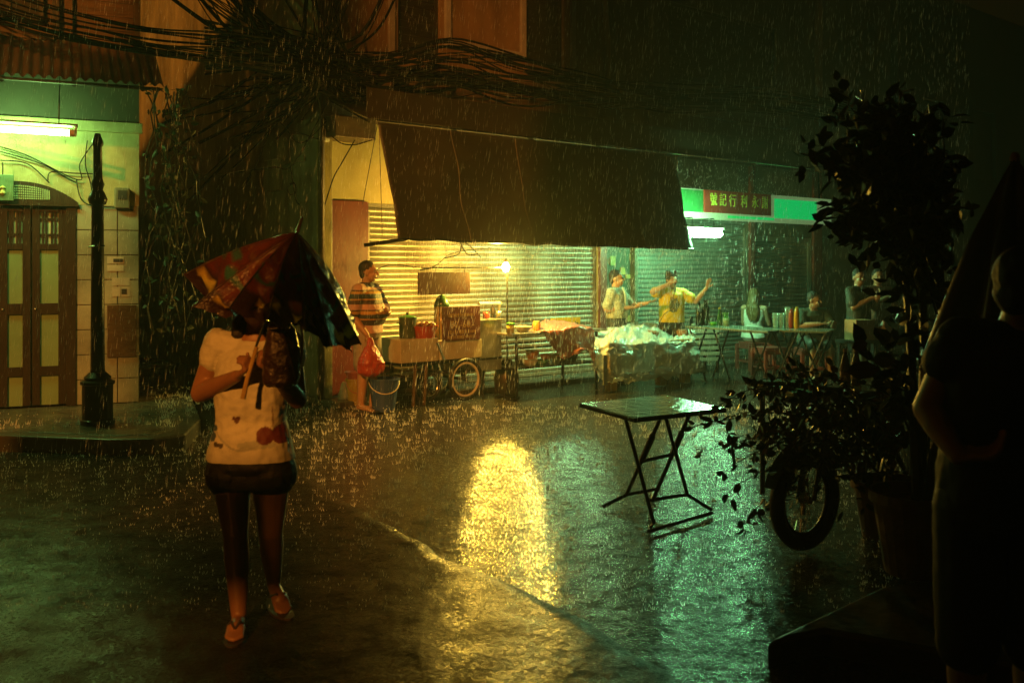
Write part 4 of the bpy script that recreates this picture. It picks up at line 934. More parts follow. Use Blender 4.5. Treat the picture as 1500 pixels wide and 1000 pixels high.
# creeper hanging at the mouth of the alley
leafm = mat('leaf_green', (.07,.12,.03), .4, c2=(.03,.055,.015), scale=9)
def leaf(b, p, d, n_, l, w):
    d = d.normalized(); s_ = d.cross(n_); s_ = s_.normalized() if s_.length > 1e-4 else Vector((1,0,0)); n2 = s_.cross(d)
    q = lambda a_, k_, c_: p+d*l*a_+s_*w*k_+n2*l*c_
    b.add([p, q(.28,.42,.04), q(.62,.40,.0), q(1.,0,-.14), q(.62,-.40,.0), q(.28,-.42,.04), q(.5,0,-.05)], [(0,1,6),(1,2,6),(2,3,6),(3,4,6),(4,5,6),(5,0,6)])
def rv(): return Vector((random.gauss(0,1),random.gauss(0,1),random.gauss(0,1))).normalized()
cr = thing('hanging_creeper', 'tangled creeper hanging down beside the tiled house at the alley', 'creeper', L.W(.15,-.1,KH), 0)
sb_, lb_ = MB(), MB(); random.seed(4)
for k in range(14):
    p = L.W(.05+random.random()*.5,-.25+random.random()*.5,3.5); pts = [p.copy()]
    for j in range(12): p = p+Vector((jit(.09),jit(.09),-.16-random.random()*.1)); pts.append(p.copy())
    sb_.tube(pts,.008,4)
    for q in pts:
        for _ in range(2): leaf(lb_, q+rv()*.04, rv()+Vector((0,0,-.6)), rv(), random.uniform(.05,.11), random.uniform(.03,.06))
sb_.build('stems', darkwood, cr, world=True); lb_.build('foliage', mat('creeper_leaf',(.03,.045,.015),.5), cr, world=True)
# ------------------------------------------------------------------ people: one continuous body each, clothing and hair as children
def caps(b, p0, p1, r0, r1, n=14):
    p0, p1 = Vector(p0), Vector(p1); b.tube([p0, p0.lerp(p1,.5), p1], [r0,(r0+r1)/2,r1], n); b.sphere(p0, r0, n, 8); b.sphere(p1, r1, n, 8)
def loft(b, rings, n=24):
    vs = []
    for c, rx, ry, yaw in rings:
        for k in range(n):
            A_ = 2*PI*k/n; ca, sa = math.cos(A_), math.sin(A_)
            x = rx*math.copysign(abs(ca)**.85, ca); y = ry*math.copysign(abs(sa)**.85, sa)
            vs.append(Vector(c)+Vector((x*math.cos(yaw)-y*math.sin(yaw), x*math.sin(yaw)+y*math.cos(yaw), 0)))
    fs = [(i*n+k, i*n+(k+1)%n, (i+1)*n+(k+1)%n, (i+1)*n+k) for i in range(len(rings)-1) for k in range(n)]
    fs += [tuple(range(n))[::-1], tuple(range((len(rings)-1)*n, len(rings)*n))]; b.add(vs, fs)
def blob(name, b, vox, m, parent, smooth=3, colfn=None, wr=0., wsc=14., clip=None):
    me = bpy.data.meshes.new('tmp'); me.from_pydata([tuple(p) for p in b.v], [], b.f); me.update()
    o = bpy.data.objects.new('tmp', me); col.objects.link(o)
    k = o.modifiers.new('r','REMESH'); k.mode = 'VOXEL'; k.voxel_size = vox
    if smooth: k = o.modifiers.new('s','SMOOTH'); k.factor = .5; k.iterations = smooth
    dg = bpy.context.evaluated_depsgraph_get(); m2 = bpy.data.meshes.new_from_object(o.evaluated_get(dg)); bpy.data.objects.remove(o); bpy.data.meshes.remove(me)
    m2.name = name
    if wr:
        ns = [v.normal.copy() for v in m2.vertices]
        for v, n_ in zip(m2.vertices, ns):
            q = v.co*wsc; r_ = noise.noise(Vector((q.x, q.y, q.z*.7)))+.5*noise.noise(q*2.3); v.co += n_*wr*r_
    if clip:
        bmm = bmesh.new(); bmm.from_mesh(m2)
        for co, no in clip:
            bmesh.ops.bisect_plane(bmm, geom=bmm.verts[:]+bmm.edges[:]+bmm.faces[:], plane_co=co, plane_no=no, clear_outer=True)
        bmm.to_mesh(m2); bmm.free()
    m2.polygons.foreach_set('use_smooth', [True]*len(m2.polygons))
    if colfn:
        ca = m2.color_attributes.new('Col','FLOAT_COLOR','POINT')
        for i, v in enumerate(m2.vertices): c = colfn(v.co); ca.data[i].color = (c[0],c[1],c[2],1)
    m2.materials.clear(); m2.materials.append(m); ob = bpy.data.objects.new(name, m2); col.objects.link(ob); ob.parent = parent; return ob
def hand(b, wr, d, up, curl=.6, side=1, s=1., spread=.016, fist=False):
    d = Vector(d).normalized(); up = Vector(up); sd = d.cross(up).normalized()*side; n_ = sd.cross(d).normalized()*side   # sd: thumb side; n_: palm normal
    wr = Vector(wr); pe = wr+d*.085*s
    for k in (-1.2,-.4,.4,1.2): caps(b, wr+d*.015+sd*.016*k*.7*s, pe+sd*.018*k*s, .015*s, .0125*s, 8)
    for k, l in ((1.2,.068),(.4,.078),(-.4,.072),(-1.2,.056)):
        p = pe+sd*.0195*k*s; c1 = curl*1.0; c2 = curl*2.1
        d1 = d*math.cos(c1)+n_*math.sin(c1); d2 = d*math.cos(c2)+n_*math.sin(c2)
        q = p+d1*l*.55*s; caps(b, p, q, .0105*s, .0095*s, 8); caps(b, q, q+d2*l*.5*s, .0095*s, .008*s, 8)
    t0 = wr+d*.03*s+sd*.026*s; t1 = t0+(d*.6+sd*.75+n_*curl*.6).normalized()*.045*s; caps(b, t0, t1, .013*s, .011*s, 8); caps(b, t1, t1+(d*.8+sd*.1+n_*curl).normalized()*.034*s, .0108*s, .009*s, 8)
def rotm(hy, hp): return Matrix.Rotation(hy,3,'Z') @ Matrix.Rotation(hp,3,'X')
def skinmat(name, c): return mat(name, c, .42, c2=tuple(k*.82 for k in c), scale=14, spec=.45)
SK = skinmat('skin_warm', (.46,.25,.14)); SK2 = skinmat('skin_light', (.52,.31,.19)); HAIR = mat('black_hair', (.018,.014,.012), .6, c2=(.01,.008,.007), scale=40, bump=.3, bscale=60, stretch=(6,6,1))
def person(name, label, loc, rz, J, vox=.008, skin=SK, hw=.155, ww=.14, cw_=.16, dp=1., fat=1., hy=0., hp=0., tw=0., hl=dict(), hr=dict(), belly=0., legs=True, hs=1., face=True, handL=True, handR=True):
    t = thing(name, label, 'person', loc, rz); b = MB(); V = lambda k: Vector(J[k])
    pel, ch, nk, hd = V('pel'), V('ch'), V('nk'), V('hd')
    wa = pel.lerp(ch,.5)
    rings = [(pel+Vector((0,0,-.1)),hw*.7,.085*dp,0),(pel+Vector((0,0,-.04)),hw,.115*dp,0),(pel+Vector((0,0,.05)),hw*.97,.115*dp,tw*.2),(wa+Vector((0,-belly*.5,0)),ww,.1*dp+belly*.5,tw*.5),(ch,cw_,.115*dp,tw),(ch.lerp(nk,.5),cw_*.95,.1*dp,tw),(ch.lerp(nk,.85),cw_*.55,.065,tw),(nk,.052,.055,tw)]
    loft(b, rings)
    for s_ in 'LR':
        caps(b, ch.lerp(nk,.6), V('sh'+s_), .07*fat, .056*fat); caps(b, V('sh'+s_), V('el'+s_), .052*fat, .041*fat); caps(b, V('el'+s_), V('el'+s_).lerp(V('wr'+s_),.35), .041*fat, .041*fat); caps(b, V('el'+s_).lerp(V('wr'+s_),.35), V('wr'+s_), .041*fat, .026*fat)
        kw = dict(hl if s_ == 'L' else hr); kw.setdefault('d', V('wr'+s_)-V('el'+s_)); kw.setdefault('up', (0,0,1)); kw.setdefault('side', 1 if s_ == 'L' else -1)
        if (handL if s_ == 'L' else handR): hand(b, V('wr'+s_), s=hs, **kw)
        if legs:
            hp_, kn_, an_, to_ = V('hip'+s_), V('kn'+s_), V('an'+s_), V('to'+s_)
            caps(b, hp_, hp_.lerp(kn_,.5), .088*fat, .074*fat); caps(b, hp_.lerp(kn_,.5), kn_, .074*fat, .054*fat); ca = kn_.lerp(an_,.3); caps(b, kn_, ca, .053*fat, .054*fat); caps(b, ca, an_, .054*fat, .034*fat)
            heel = an_+(an_-to_).normalized()*.03+Vector((0,0,-.035)); ft_ = to_-an_; 
            caps(b, an_, heel, .034, .03); caps(b, heel, an_.lerp(to_,.65)+Vector((0,0,.0)), .03, .033); sd = ft_.cross(Vector((0,0,1))).normalized()
            for k, l in ((-.03,0.),(-.015,.012),(0,.018),(.015,.014),(.03,.0)): caps(b, an_.lerp(to_,.6)+sd*k*.8, to_+sd*k+ft_.normalized()*l, .017, .0115, 8)
    R = rotm(hy, hp); H = lambda x, y, z: hd + R @ (Vector((x,y,z))*hs)
    caps(b, nk+Vector((0,.005,-.02)), hd+R @ Vector((0,.02,-.05)), .053*min(fat,1.15), .05)
    b.sphere(H(0,.012,.028),(.074*hs,.094*hs,.092*hs),16,12,R); b.sphere(H(0,-.022,-.045),(.058*hs*min(fat,1.12),.066*hs,.066*hs),16,10,R)
    if face:
        caps(b, H(0,-.092,.012), H(0,-.106,-.022), .009*hs, .014*hs, 8); caps(b, H(-.03,-.074,.03), H(.03,-.074,.03), .014*hs, .014*hs, 8)
        for s_ in (-1,1): b.sphere(H(s_*.075,.012,-.01),(.010*hs,.02*hs,.032*hs),8,8,R); b.sphere(H(s_*.036,-.072,-.028),.022*hs,8,6)
        caps(b, H(-.018,-.083,-.056), H(.018,-.083,-.056), .0095*hs, .0095*hs, 8)
    blob('body', b, vox, skin, t, 3)
    if face:
        e = MB()
        for s_ in (-1,1): e.sphere(H(s_*.03,-.080,.008),(.012*hs,.008*hs,.006*hs),8,6,R); caps(e, H(s_*.016,-.090,.03), H(s_*.046,-.081,.032), .004*hs, .003*hs, 6)
        e.build('eyes', mat('eye_dark',(.02,.015,.012),.3), t, smooth=True)
        e = MB(); caps(e, H(-.018,-.094,-.058), H(.018,-.094,-.058), .004*hs, .004*hs, 6); e.build('mouth', mat('lip',(.25,.07,.05),.4), t, smooth=True)
    t['_'] = 0; del t['_']; return t, rings, H, R
def shirt(t, J, rings, m, vox=.009, low=0., mg=.016, sl=.75, sr=.045, fat=1., colfn=None, wr=.005, neck=.86, hemz=None, name='shirt', flare=0.):
    b = MB(); V = lambda k: Vector(J[k]); rr = []
    pel, ch, nk = V('pel'), V('ch'), V('nk')
    zb = hemz if hemz is not None else pel.z-low
    rr.append((Vector((pel.x,pel.y,zb)), rings[1][1]+mg+flare, rings[1][2]+mg+flare, 0))
    for c, rx, ry, y in rings[1:6]:
        if c.z > zb+.03: rr.append((c, rx+mg, ry+mg, y))
    rr.append((ch.lerp(nk,neck), rings[6][1]*.95+mg*.5, rings[6][2]+mg*.8, rings[6][3])); loft(b, rr)
    for s_ in ('LR' if sl > .05 else ''):
        caps(b, ch.lerp(nk,.6), V('sh'+s_), .07*fat+mg*.6, .056*fat+mg); e = V('sh'+s_).lerp(V('el'+s_), sl); caps(b, V('sh'+s_), e, .054*fat+mg*.9, sr*fat+mg*1.2)
    clip = []
    return blob(name, b, vox, m, t, 3, colfn, wr, clip=[(Vector((0,0,zb+.004)),Vector((0,0,-1)))])
def shorts(t, J, rings, m, vox=.009, k=.6, mg=.014, fat=1., top=.1, name='shorts', colfn=None, wr=.004, loose=.02):
    b = MB(); V = lambda q: Vector(J[q]); loft(b, [(rings[0][0],rings[0][1]+mg,rings[0][2]+mg,0),(rings[1][0],rings[1][1]+mg,rings[1][2]+mg,0),(V('pel')+Vector((0,0,top)),rings[2][1]+mg*.7,rings[2][2]+mg*.7,0)])
    for s_ in 'LR': e = V('hip'+s_).lerp(V('kn'+s_),k); caps(b, V('hip'+s_), e, .088*fat+mg, (.088*(1-k)+.056*k)*fat+mg+loose)
    return blob(name, b, vox, m, t, 3, colfn, wr)
def hair_short(t, H, R, vox=.008, m=HAIR, s=1., full=0.):
    b = MB(); b.sphere(H(0,.024,.046),(.079*s+full,.094*s+full,.088*s+full),16,12,R); b.sphere(H(0,.06,-.005),(.066*s+full,.05*s+full,.07*s+full),14,10,R)
    if full: 
        for k in range(26): A_ = random.uniform(0,2*PI); q = H(.07*math.cos(A_),.02+.08*math.sin(A_),.05+random.random()*.06); b.sphere(q,(.02,.02,.03),6,5)
    return blob('hair', b, vox, m, t, 2, None, .004, 40, clip=None)
def std(h=1.65):
    k = h/1.65; J = dict(pel=(0,0,.90),ch=(0,.0,1.20),nk=(0,.012,1.405),hd=(0,-.005,1.525))
    for s_, x in (('L',1),('R',-1)): J.update({'sh'+s_:(x*.166,.005,1.322),'el'+s_:(x*.21,.02,1.07),'wr'+s_:(x*.215,-.04,.83),'hip'+s_:(x*.085,0,.85),'kn'+s_:(x*.095,-.01,.47),'an'+s_:(x*.10,.02,.075),'to'+s_:(x*.12,-.15,.02)})
    return {a: tuple(v*k for v in p) for a, p in J.items()}
random.seed(31)
# ---- woman walking under the broken umbrella
WD = 4.5; wb = Vector((F(368,900,WD).x, WD, 0))
def Wp(px, py, dy=0.): return tuple(F(px, py, WD+dy)-wb)
J = dict(pel=Wp(367,668),ch=Wp(368,560,-.01),nk=Wp(376,486,0),hd=Wp(376,440,-.03),
         shR=Wp(320,503,.0),elR=Wp(293,576,.02),wrR=Wp(346,551,-.22),shL=Wp(424,504,.02),elL=Wp(436,585,.0),wrL=Wp(402,545,-.2),
         hipR=Wp(338,682,0),knR=Wp(345,782,-.05),anR=Wp(350,886,-.12),toR=Wp(346,926,-.24),
         hipL=Wp(397,682,0),knL=Wp(396,778,.0),anL=Wp(404,866,.16),toL=Wp(415,890,.06))
J['anR'] = (J['anR'][0],J['anR'][1],.075); J['toR'] = (J['toR'][0],J['toR'][1]-.03,.028); J['toL'] = (J['toL'][0],J['toL'][1],.03); J['anL'] = (J['anL'][0]-.01,J['anL'][1],.135)
t, rings, H, R = person('person','woman in pale printed T-shirt and dark shorts walking under a broken umbrella', wb, 0, J, .006, skinmat('skin_tan',(.28,.14,.075)), .176, .145, .155, 1.05, 1.04, hp=.15,
    hr=dict(d=Vector((.55,-.35,.35)),curl=1.2,up=(0,-.3,1)), hl=dict(d=Vector((-.5,-.35,.4)),curl=1.1,up=(0,-.3,1)))
def tee(p):
    x, z = p.x, p.z
    def near(px, py, rx, ry): q = Wp(px, py); return ((x-q[0])/(rx*.00309))**2+((z-q[2])/(ry*.00309))**2
    if p.y > -.02: return (.50,.50,.38)
    if min(near(397,632,12,13),near(418,631,12,14)) < 1: return (.12,.02,.02)
    if near(316,634,9,9)+.5*noise.noise(p*60) < 1 or near(322,622,5,5) < 1: return (.05,.09,.13)
    if near(326,645,4,4) < 1 or near(334,646,4,4) < 1: return (.06,.05,.03)
    if min(near(354,607,3.2,3),near(360,607,3.2,3),near(357,611,3.2,3.5)) < 1: return (.10,.04,.02)
    if abs(near(366,560,58,92)-1) < .035 and z < Wp(0,615)[2]: return (.30,.32,.26)
    if near(385,645,28,6)+.6*noise.noise(p*40) < 1: return (.35,.38,.30)
    if near(407,605,1.2,16) < 1 or near(416,606,1.2,14) < 1: return (.25,.2,.12)
    return (.50,.50,.38)
shirt(t, J, rings, mat('tshirt_print',(1,1,1),.62,c2=(.86,.86,.84),scale=20,bump=.15,bscale=90,attr='Col'), .0055, .0, .012, .30, .048, 1.02, tee, .009, hemz=Wp(0,672)[2], flare=.012)
shorts(t, J, rings, mat('black_shorts',(.006,.005,.006),.6,bump=.2,bscale=120), .007, .10, .012, 1.08, .06, loose=.016)
b = MB(); loft(b, [(Vector(J['pel'])+Vector((0,0,-.135)),.176,.118,0),(Vector(J['pel'])+Vector((0,0,.02)),.18,.12,0)])
blob('skirt_part', b, .008, MATS['black_shorts'], t, 2, None, .004).name = 'shorts_hem'
b = MB(); hd = Vector(J['hd']); b.sphere(hd+Vector((-.005,.03,.045)),(.095,.105,.098),18,12); b.sphere(hd+Vector((-.02,.06,-.06)),(.10,.065,.11),16,10); caps(b, hd+Vector((-.07,.02,-.02)), hd+Vector((-.085,-.005,-.15)), .038, .03); caps(b, hd+Vector((.07,.02,-.02)), hd+Vector((.085,0,-.13)), .038, .03)
blob('hair', b, .007, HAIR, t, 2, None, .006, 30)
fl_m = mat('sandal_sole', (.05,.035,.03), .5)
for s_ in 'RL':
    an, to = Vector(J['an'+s_]), Vector(J['to'+s_]); fw = (to-an); fw.z = 0; fw.normalize(); sd = Vector((-fw.y,fw.x,0)); b = MB(); pts = []
    tilt = (an.z-.075)/.2
    for k in range(16):
        A_ = 2*PI*k/16; l = math.cos(A_)*.135; w = math.sin(A_)*(.046+.008*math.cos(A_)); c_ = (an+to)/2+fw*.012; z = .014+max(0,(-l+.02))*tilt*.55
        pts.append(Vector((c_.x,c_.y,0))+fw*l+sd*w+Vector((0,0,z)))
    b.add([p-Vector((0,0,.014)) for p in pts]+pts, [tuple(range(16))[::-1],tuple(range(16,32))]+[(i,(i+1)%16,(i+1)%16+16,i+16) for i in range(16)])
    sd_ = b.build('sandal', fl_m, t)
    q = to+Vector((0,0,.022)); MB().tube([an.lerp(to,.45)+sd*.042+Vector((0,0,-.01)),an.lerp(to,.72)+sd*.018+Vector((0,0,.036)),q+Vector((0,0,.004))-fw*.02],.006,6).build('strap', fl_m, sd_); MB().tube([an.lerp(to,.45)-sd*.042+Vector((0,0,-.01)),an.lerp(to,.72)-sd*.018+Vector((0,0,.036)),q+Vector((0,0,.004))-fw*.02],.006,6).build('strap', fl_m, sd_)
# ---- her handbag
hbg = thing('handbag', 'brown handbag hugged to the chest of the woman with the umbrella', 'handbag', F(411,560,4.2), .1)
b = MB(); b.grid(lambda u, v: Vector((0,0,0)), 1, 1) if False else None
loft(b, [(Vector((0,0,-.02)),.055,.03,0),(Vector((0,0,.0)),.075,.05,0),(Vector((.004,0,.09)),.08,.055,.05),(Vector((.004,0,.19)),.066,.042,.05),(Vector((-.004,0,.27)),.04,.022,.05),(Vector((-.006,0,.3)),.03,.014,0)])
lea = mat('brown_leather', (.075,.035,.018), .32, c2=(.04,.018,.01), scale=14, bump=.3, bscale=60)
blob('bag', b, .006, lea, hbg, 2, None, .006, 26)
MB().tube(catmull([(-.03,-.03,.27),(.02,-.055,.20),(.055,-.05,.08),(.07,-.04,.02)],6),.006,6).build('strap', lea, hbg); MB().tube(catmull([(.0,0,.29),(.055,.03,.30),(.085,.03,.22),(.088,.02,.12),(.075,0,.05)],6),.006,6).build('strap', mat('tan_leather',(.3,.2,.1),.4), hbg)
MB().tube([(-.05,-.04,.23),(.045,-.05,.235)],.004,5).build('zip', chrome, hbg)
# ---- broken umbrella
um_m = bpy.data.materials.new('umbrella_cloth'); um_m.use_nodes = True; nt = um_m.node_tree; bs_ = nt.nodes['Principled BSDF']; bs_.inputs['Roughness'].default_value = .24
at_ = nt.nodes.new('ShaderNodeAttribute'); at_.attribute_name = 'Col'; nt.links.new(at_.outputs['Color'], bs_.inputs['Base Color'])
tr_ = nt.nodes.new('ShaderNodeBsdfTranslucent'); nt.links.new(at_.outputs['Color'], tr_.inputs[0]); mx_ = nt.nodes.new('ShaderNodeMixShader'); mx_.inputs[0].default_value = .45
nzz = nt.nodes.new('ShaderNodeTexNoise'); nzz.inputs['Scale'].default_value = 34; bpp = nt.nodes.new('ShaderNodeBump'); bpp.inputs['Strength'].default_value = .35; bpp.inputs['Distance'].default_value = .02
nt.links.new(nzz.outputs[0], bpp.inputs['Height']); nt.links.new(bpp.outputs[0], bs_.inputs['Normal'])
nt.links.new(bs_.outputs[0], mx_.inputs[1]); nt.links.new(tr_.outputs[0], mx_.inputs[2]); nt.links.new(mx_.outputs[0], nt.nodes['Material Output'].inputs[0])
um = thing('umbrella', 'broken red brown umbrella blown inside out over the walking woman', 'umbrella', F(368,540,4.27), 0)
ap = F(435,340,4.28)
tips = [F(268,402,4.62),F(281,449,4.2),F(336,450,3.98),F(392,468,3.9),F(448,484,3.9),F(486,506,3.98),F(529,503,4.25),F(505,430,4.75),F(360,372,4.95)]
ctl = [.05,.02,.05,.10,.09,.07,.05,.05,.05]
def ribp(i, s_):
    i %= len(tips); m_ = ap.lerp(tips[i],.5)+Vector((0,0,ctl[i])); return (ap*(1-s_)**2)+(m_*2*s_*(1-s_))+(tips[i]*s_*s_)
b = MB(); NU, NV = 12, 26
def ucol(i, u, v):
    n_ = noise.noise(Vector((i*3+u*2, v*5, 1))); m_ = noise.noise(Vector((i*5+u*6, v*14, 4)))
    if .84 < v < .885 and math.sin((u+i)*11) > .2: return (.62,.46,.08)
    if v > .80: return (.05,.025,.025)
    if .60 < v < .66: return (.05,.15,.12) if n_ > -.1 else (.13,.04,.024)
    if .36 < v < .42 and m_ > -.15: return (.22,.10,.03)
    if .48 < v < .56 and n_ > .05: return (.06,.16,.15)
    if m_ > .22: return (.14,.05,.07)
    if m_ < -.25: return (.12,.04,.03)
    return (.17,.042,.027)
for i in range(len(tips)):
    vs, cs_ = [], []
    for v in range(NV+1):
        for u in range(NU+1):
            s_ = v/NV; p = ribp(i,s_).lerp(ribp(i+1,s_),u/NU); w = math.sin(PI*u/NU)
            cen = (ap+tips[i]+tips[(i+1)%len(tips)])/3+Vector((.05,.25,-.25)); p = p+(cen-p).normalized()*w*(.09*s_+.04*s_*s_)
            q = p*16; p += Vector((noise.noise(q),noise.noise(q+Vector((7,1,2))),noise.noise(q+Vector((1,9,3)))))*.065*s_*(w if u not in (0,NU) else 0)
            vs.append(p); cs_.append(ucol(i,u/NU,s_))
    fs = [(v*(NU+1)+u, v*(NU+1)+u+1, (v+1)*(NU+1)+u+1, (v+1)*(NU+1)+u) for v in range(NV) for u in range(NU)]
    pb2 = MB().add(vs, fs); pb2.c = cs_
    pb2.build('canopy_panel', um_m, um, world=True, smooth=True, cattr=True)
for i in range(len(tips)): MB().tube([ribp(i,k/8)+Vector((0,0,-.006)) for k in range(9)],.003,4).build('rib', chrome, um, world=True)
hb_ = F(356,584,4.22)
MB().tube([ap+Vector((0,0,.0)),F(372,516,4.24)],.006,8).build('shaft', chrome, um, world=True)
MB().tube([F(376,508,4.24),F(362,555,4.23),hb_],[.009,.010,.012],8).build('handle', mat('handle_yellow',(.42,.28,.08),.35), um, world=True)
MB().tube([ap,ap+(ap-F(372,516,4.24)).normalized()*.07],[.01,.006],8).build('ferrule', mat('handle_yellow',(.42,.28,.08),.35), um, world=True)
# ---- man in striped polo, half turned to the right, with a red bag
sp_ = G(538,601); J = std(1.66)
J.update(elR=(-.235,.05,1.06),wrR=(-.20,-.12,.86),elL=(.20,-.10,1.06),wrL=(.03,-.26,1.10),hd=(0,-.02,1.535),nk=(0,.01,1.405))
J['toR'] = (-.13,-.15,.02); J['toL'] = (.13,-.14,.02)
t, rings, H, R = person('person','stocky man in striped polo shirt with folded arm and red bag', sp_, 1.15, J, .008, SK, .172, .178, .165, 1.2, 1.12, hy=.35, belly=.09,
    hr=dict(d=(.1,-.3,-.9),curl=.9,up=(1,0,0)), hl=dict(d=(-.9,-.2,.0),curl=.5,up=(0,-.5,1)))
STR = [(.05,(.55,.33,.24)),(.012,(.04,.03,.03)),(.03,(.50,.30,.06)),(.055,(.035,.07,.085)),(.015,(.45,.27,.06)),(.045,(.05,.03,.03)),(.06,(.52,.30,.25)),(.012,(.05,.03,.03)),(.035,(.48,.28,.06)),(.05,(.04,.05,.06)),(.014,(.45,.25,.05)),(.06,(.05,.035,.035)),(.2,(.50,.28,.22))]
def stripes(p):
    z = 1.39-p.z+.03*(abs(p.x)/.2)**2*0
    if p.z > 1.37 and abs(p.x) < .12: return (.03,.03,.035)
    for h, c in STR:
        if z < h: return c
        z -= h
    return (.5,.28,.22)
shirt(t, J, rings, mat('polo_stripes',(1,1,1),.65,c2=(.85,.85,.85),scale=20,attr='Col',bump=.1,bscale=90), .0075, .0, .018, .8, .058, 1.15, stripes, .006, hemz=.86)
shorts(t, J, rings, mat('grey_shorts',(.34,.28,.22),.65,c2=(.24,.19,.15),scale=12), .009, .88, .014, 1.1, .04, loose=.03)
hair_short(t, H, R)
b = MB(); loft(b, [(Vector((0,.012,1.365)),.095,.095,0),(Vector((0,.008,1.395)),.078,.08,0),(Vector((0,.012,1.42)),.07,.072,0)]); blob('collar', b, .007, mat('black_collar',(.03,.03,.035),.6), t, 2)
for s_ in 'RL':
    an, to = Vector(J['an'+s_]), Vector(J['to'+s_]); c_ = (an+to)/2; MB().box((c_.x,c_.y,.008),(.10,.28,.02)).build('sandal', fl_m, t, bevel=.006)
rbp = sp_+Matrix.Rotation(1.15,3,'Z') @ Vector((-.19,-.16,.0))
rbag = thing('red_bag', 'full translucent red carrier bag hanging from the hand of the striped man', 'bag', (rbp.x,rbp.y,.40), .6)
b = MB(); loft(b, [(Vector((0,0,.0)),.06,.05,0),(Vector((0,0,.04)),.14,.10,0),(Vector((.01,0,.15)),.15,.11,0),(Vector((.0,0,.26)),.105,.07,0),(Vector((0,0,.35)),.045,.03,0),(Vector((0,0,.43)),.02,.015,0)])
blob('bag', b, .009, mat('red_poly',(.42,.055,.03),.3,c2=(.3,.035,.02),scale=7,stretch=(3,3,.6),bump=.4,bscale=16), rbag, 1, None, .012, 18)
# ---- man in pale patterned shirt gesturing at the shutters
gp = F(903,400,13.9); gp.z = 0; J = std(1.54)
J.update(elR=(-.20,.06,1.0),wrR=(.0,-.20,1.03),elL=(.2,-.14,1.03),wrL=(.20,-.38,1.09))
t, rings, H, R = person('person','man in pale patterned shirt gesturing behind the clear sheet', gp, 1.05, J, .008, SK, .15, .15, .165, 1.1, 1.05, hy=.25, hp=-.05, belly=.04, hl=dict(curl=.3,up=(0,0,1)), hr=dict(curl=1.1))
def patt(p): return (.42,.40,.30) if noise.noise(p*34) > -.05 else (.24,.24,.17)
shirt(t, J, rings, mat('patterned_shirt',(1,1,1),.65,attr='Col',c2=(.9,.9,.9)), .0085, .0, .018, .75, .052, 1.05, patt, .007, hemz=.88)
shorts(t, J, rings, mat('dark_trousers',(.04,.045,.04),.6), .01, .95, .014, 1.05, .06)
hair_short(t, H, R)
for s_ in 'RL':
    an, to = Vector(J['an'+s_]), Vector(J['to'+s_]); c_ = (an+to)/2; MB().box((c_.x,c_.y,.008),(.10,.27,.02)).build('sandal', fl_m, t, bevel=.006)
b = MB(); loft(b, [(Vector((-.02,-.15,1.02)),.035,.012,0),(Vector((-.02,-.155,1.2)),.04,.012,0),(Vector((0,-.1,1.31)),.03,.02,0)]); blob('towel', b, .007, mat('towel_white',(.6,.62,.5),.8), t, 1, None, .004)
# ---- singer in the yellow T-shirt
yp = F(984,400,14.25); yp.z = 0; J = std(1.52)
J.update(elR=(-.30,-.17,1.24),wrR=(-.06,-.24,1.36),elL=(.33,-.08,1.10),wrL=(.47,-.16,1.29),hd=(0,-.03,1.41))
t, rings, H, R = person('person','singer in yellow T-shirt holding a microphone with one arm raised', yp, .0, J, .008, SK2, .165, .165, .165, 1.1, 1.02, hy=.1, hl=dict(d=(.25,-.1,.9),curl=.35,up=(0,-1,0)), hr=dict(d=(.8,-.2,.25),curl=1.25,up=(0,0,1)))
def ytee(p):
    if p.y < -.02 and ((p.x-.01)/.075)**2+((p.z-1.05)/.11)**2+.5*noise.noise(p*22) < 1: return (.12,.12,.05) if noise.noise(p*30) > -.1 else (.36,.22,.05)
    return (.66,.46,.03)
shirt(t, J, rings, mat('yellow_tee',(1,1,1),.65,attr='Col',c2=(.9,.9,.9)), .0085, .0, .02, .62, .055, 1.02, ytee, .006, hemz=.80)
shorts(t, J, rings, MATS['dark_trousers'], .01, .95, .014, 1.0, .02)
hair_short(t, H, R, full=.012)
for s_ in 'RL':
    an, to = Vector(J['an'+s_]), Vector(J['to'+s_]); c_ = (an+to)/2; MB().box((c_.x,c_.y,.008),(.10,.27,.02)).build('sandal', fl_m, t, bevel=.006)
wq = yp+Vector(J['wrR'])
mic = thing('microphone', 'dark microphone held to the mouth of the singer in yellow', 'microphone', wq+Vector((.06,-.03,-.03)), 0)
MB().tube([(0,0,-.09),(.01,.01,.05)],[.012,.018],8).build('handle', black, mic); MB().sphere((.012,.012,.075),.026,10,8).build('head', steel, mic)
MB().tube(catmull([(0,0,-.09),(-.03,.0,-.2),(-.02,.02,-.33),(-.14,.03,-.40),(-.22,.1,-.6),(-.25,.2,-.95),(-.2,.25,-1.28)],6),.005,5).build('cable', black, mic)
# ---- woman in white on the red stool, back half turned
wp_ = stool_p.copy(); J = std(1.6); sz = .43
J.update(pel=(0,.0,sz+.11),ch=(0,-.03,sz+.38),nk=(0,-.03,sz+.585),hd=(.0,-.05,sz+.70),shL=(.165,-.03,sz+.515),shR=(-.165,-.03,sz+.515),elL=(.2,-.1,sz+.27),elR=(-.2,-.12,sz+.27),wrL=(.15,-.32,sz+.32),wrR=(-.12,-.34,sz+.33),
         hipL=(.09,-.05,sz+.085),hipR=(-.09,-.05,sz+.085),knL=(.12,-.45,sz+.06),knR=(-.12,-.45,sz+.06),anL=(.13,-.47,.075),anR=(-.13,-.40,.075),toL=(.14,-.64,.02),toR=(-.14,-.57,.02))
t, rings, H, R = person('person','long haired woman in white sleeveless top and shorts sitting on a stool', wp_, 2.55, J, .008, SK2, .18, .13, .15, 1.1, .95, hy=-.35, hl=dict(curl=.7), hr=dict(curl=.7))
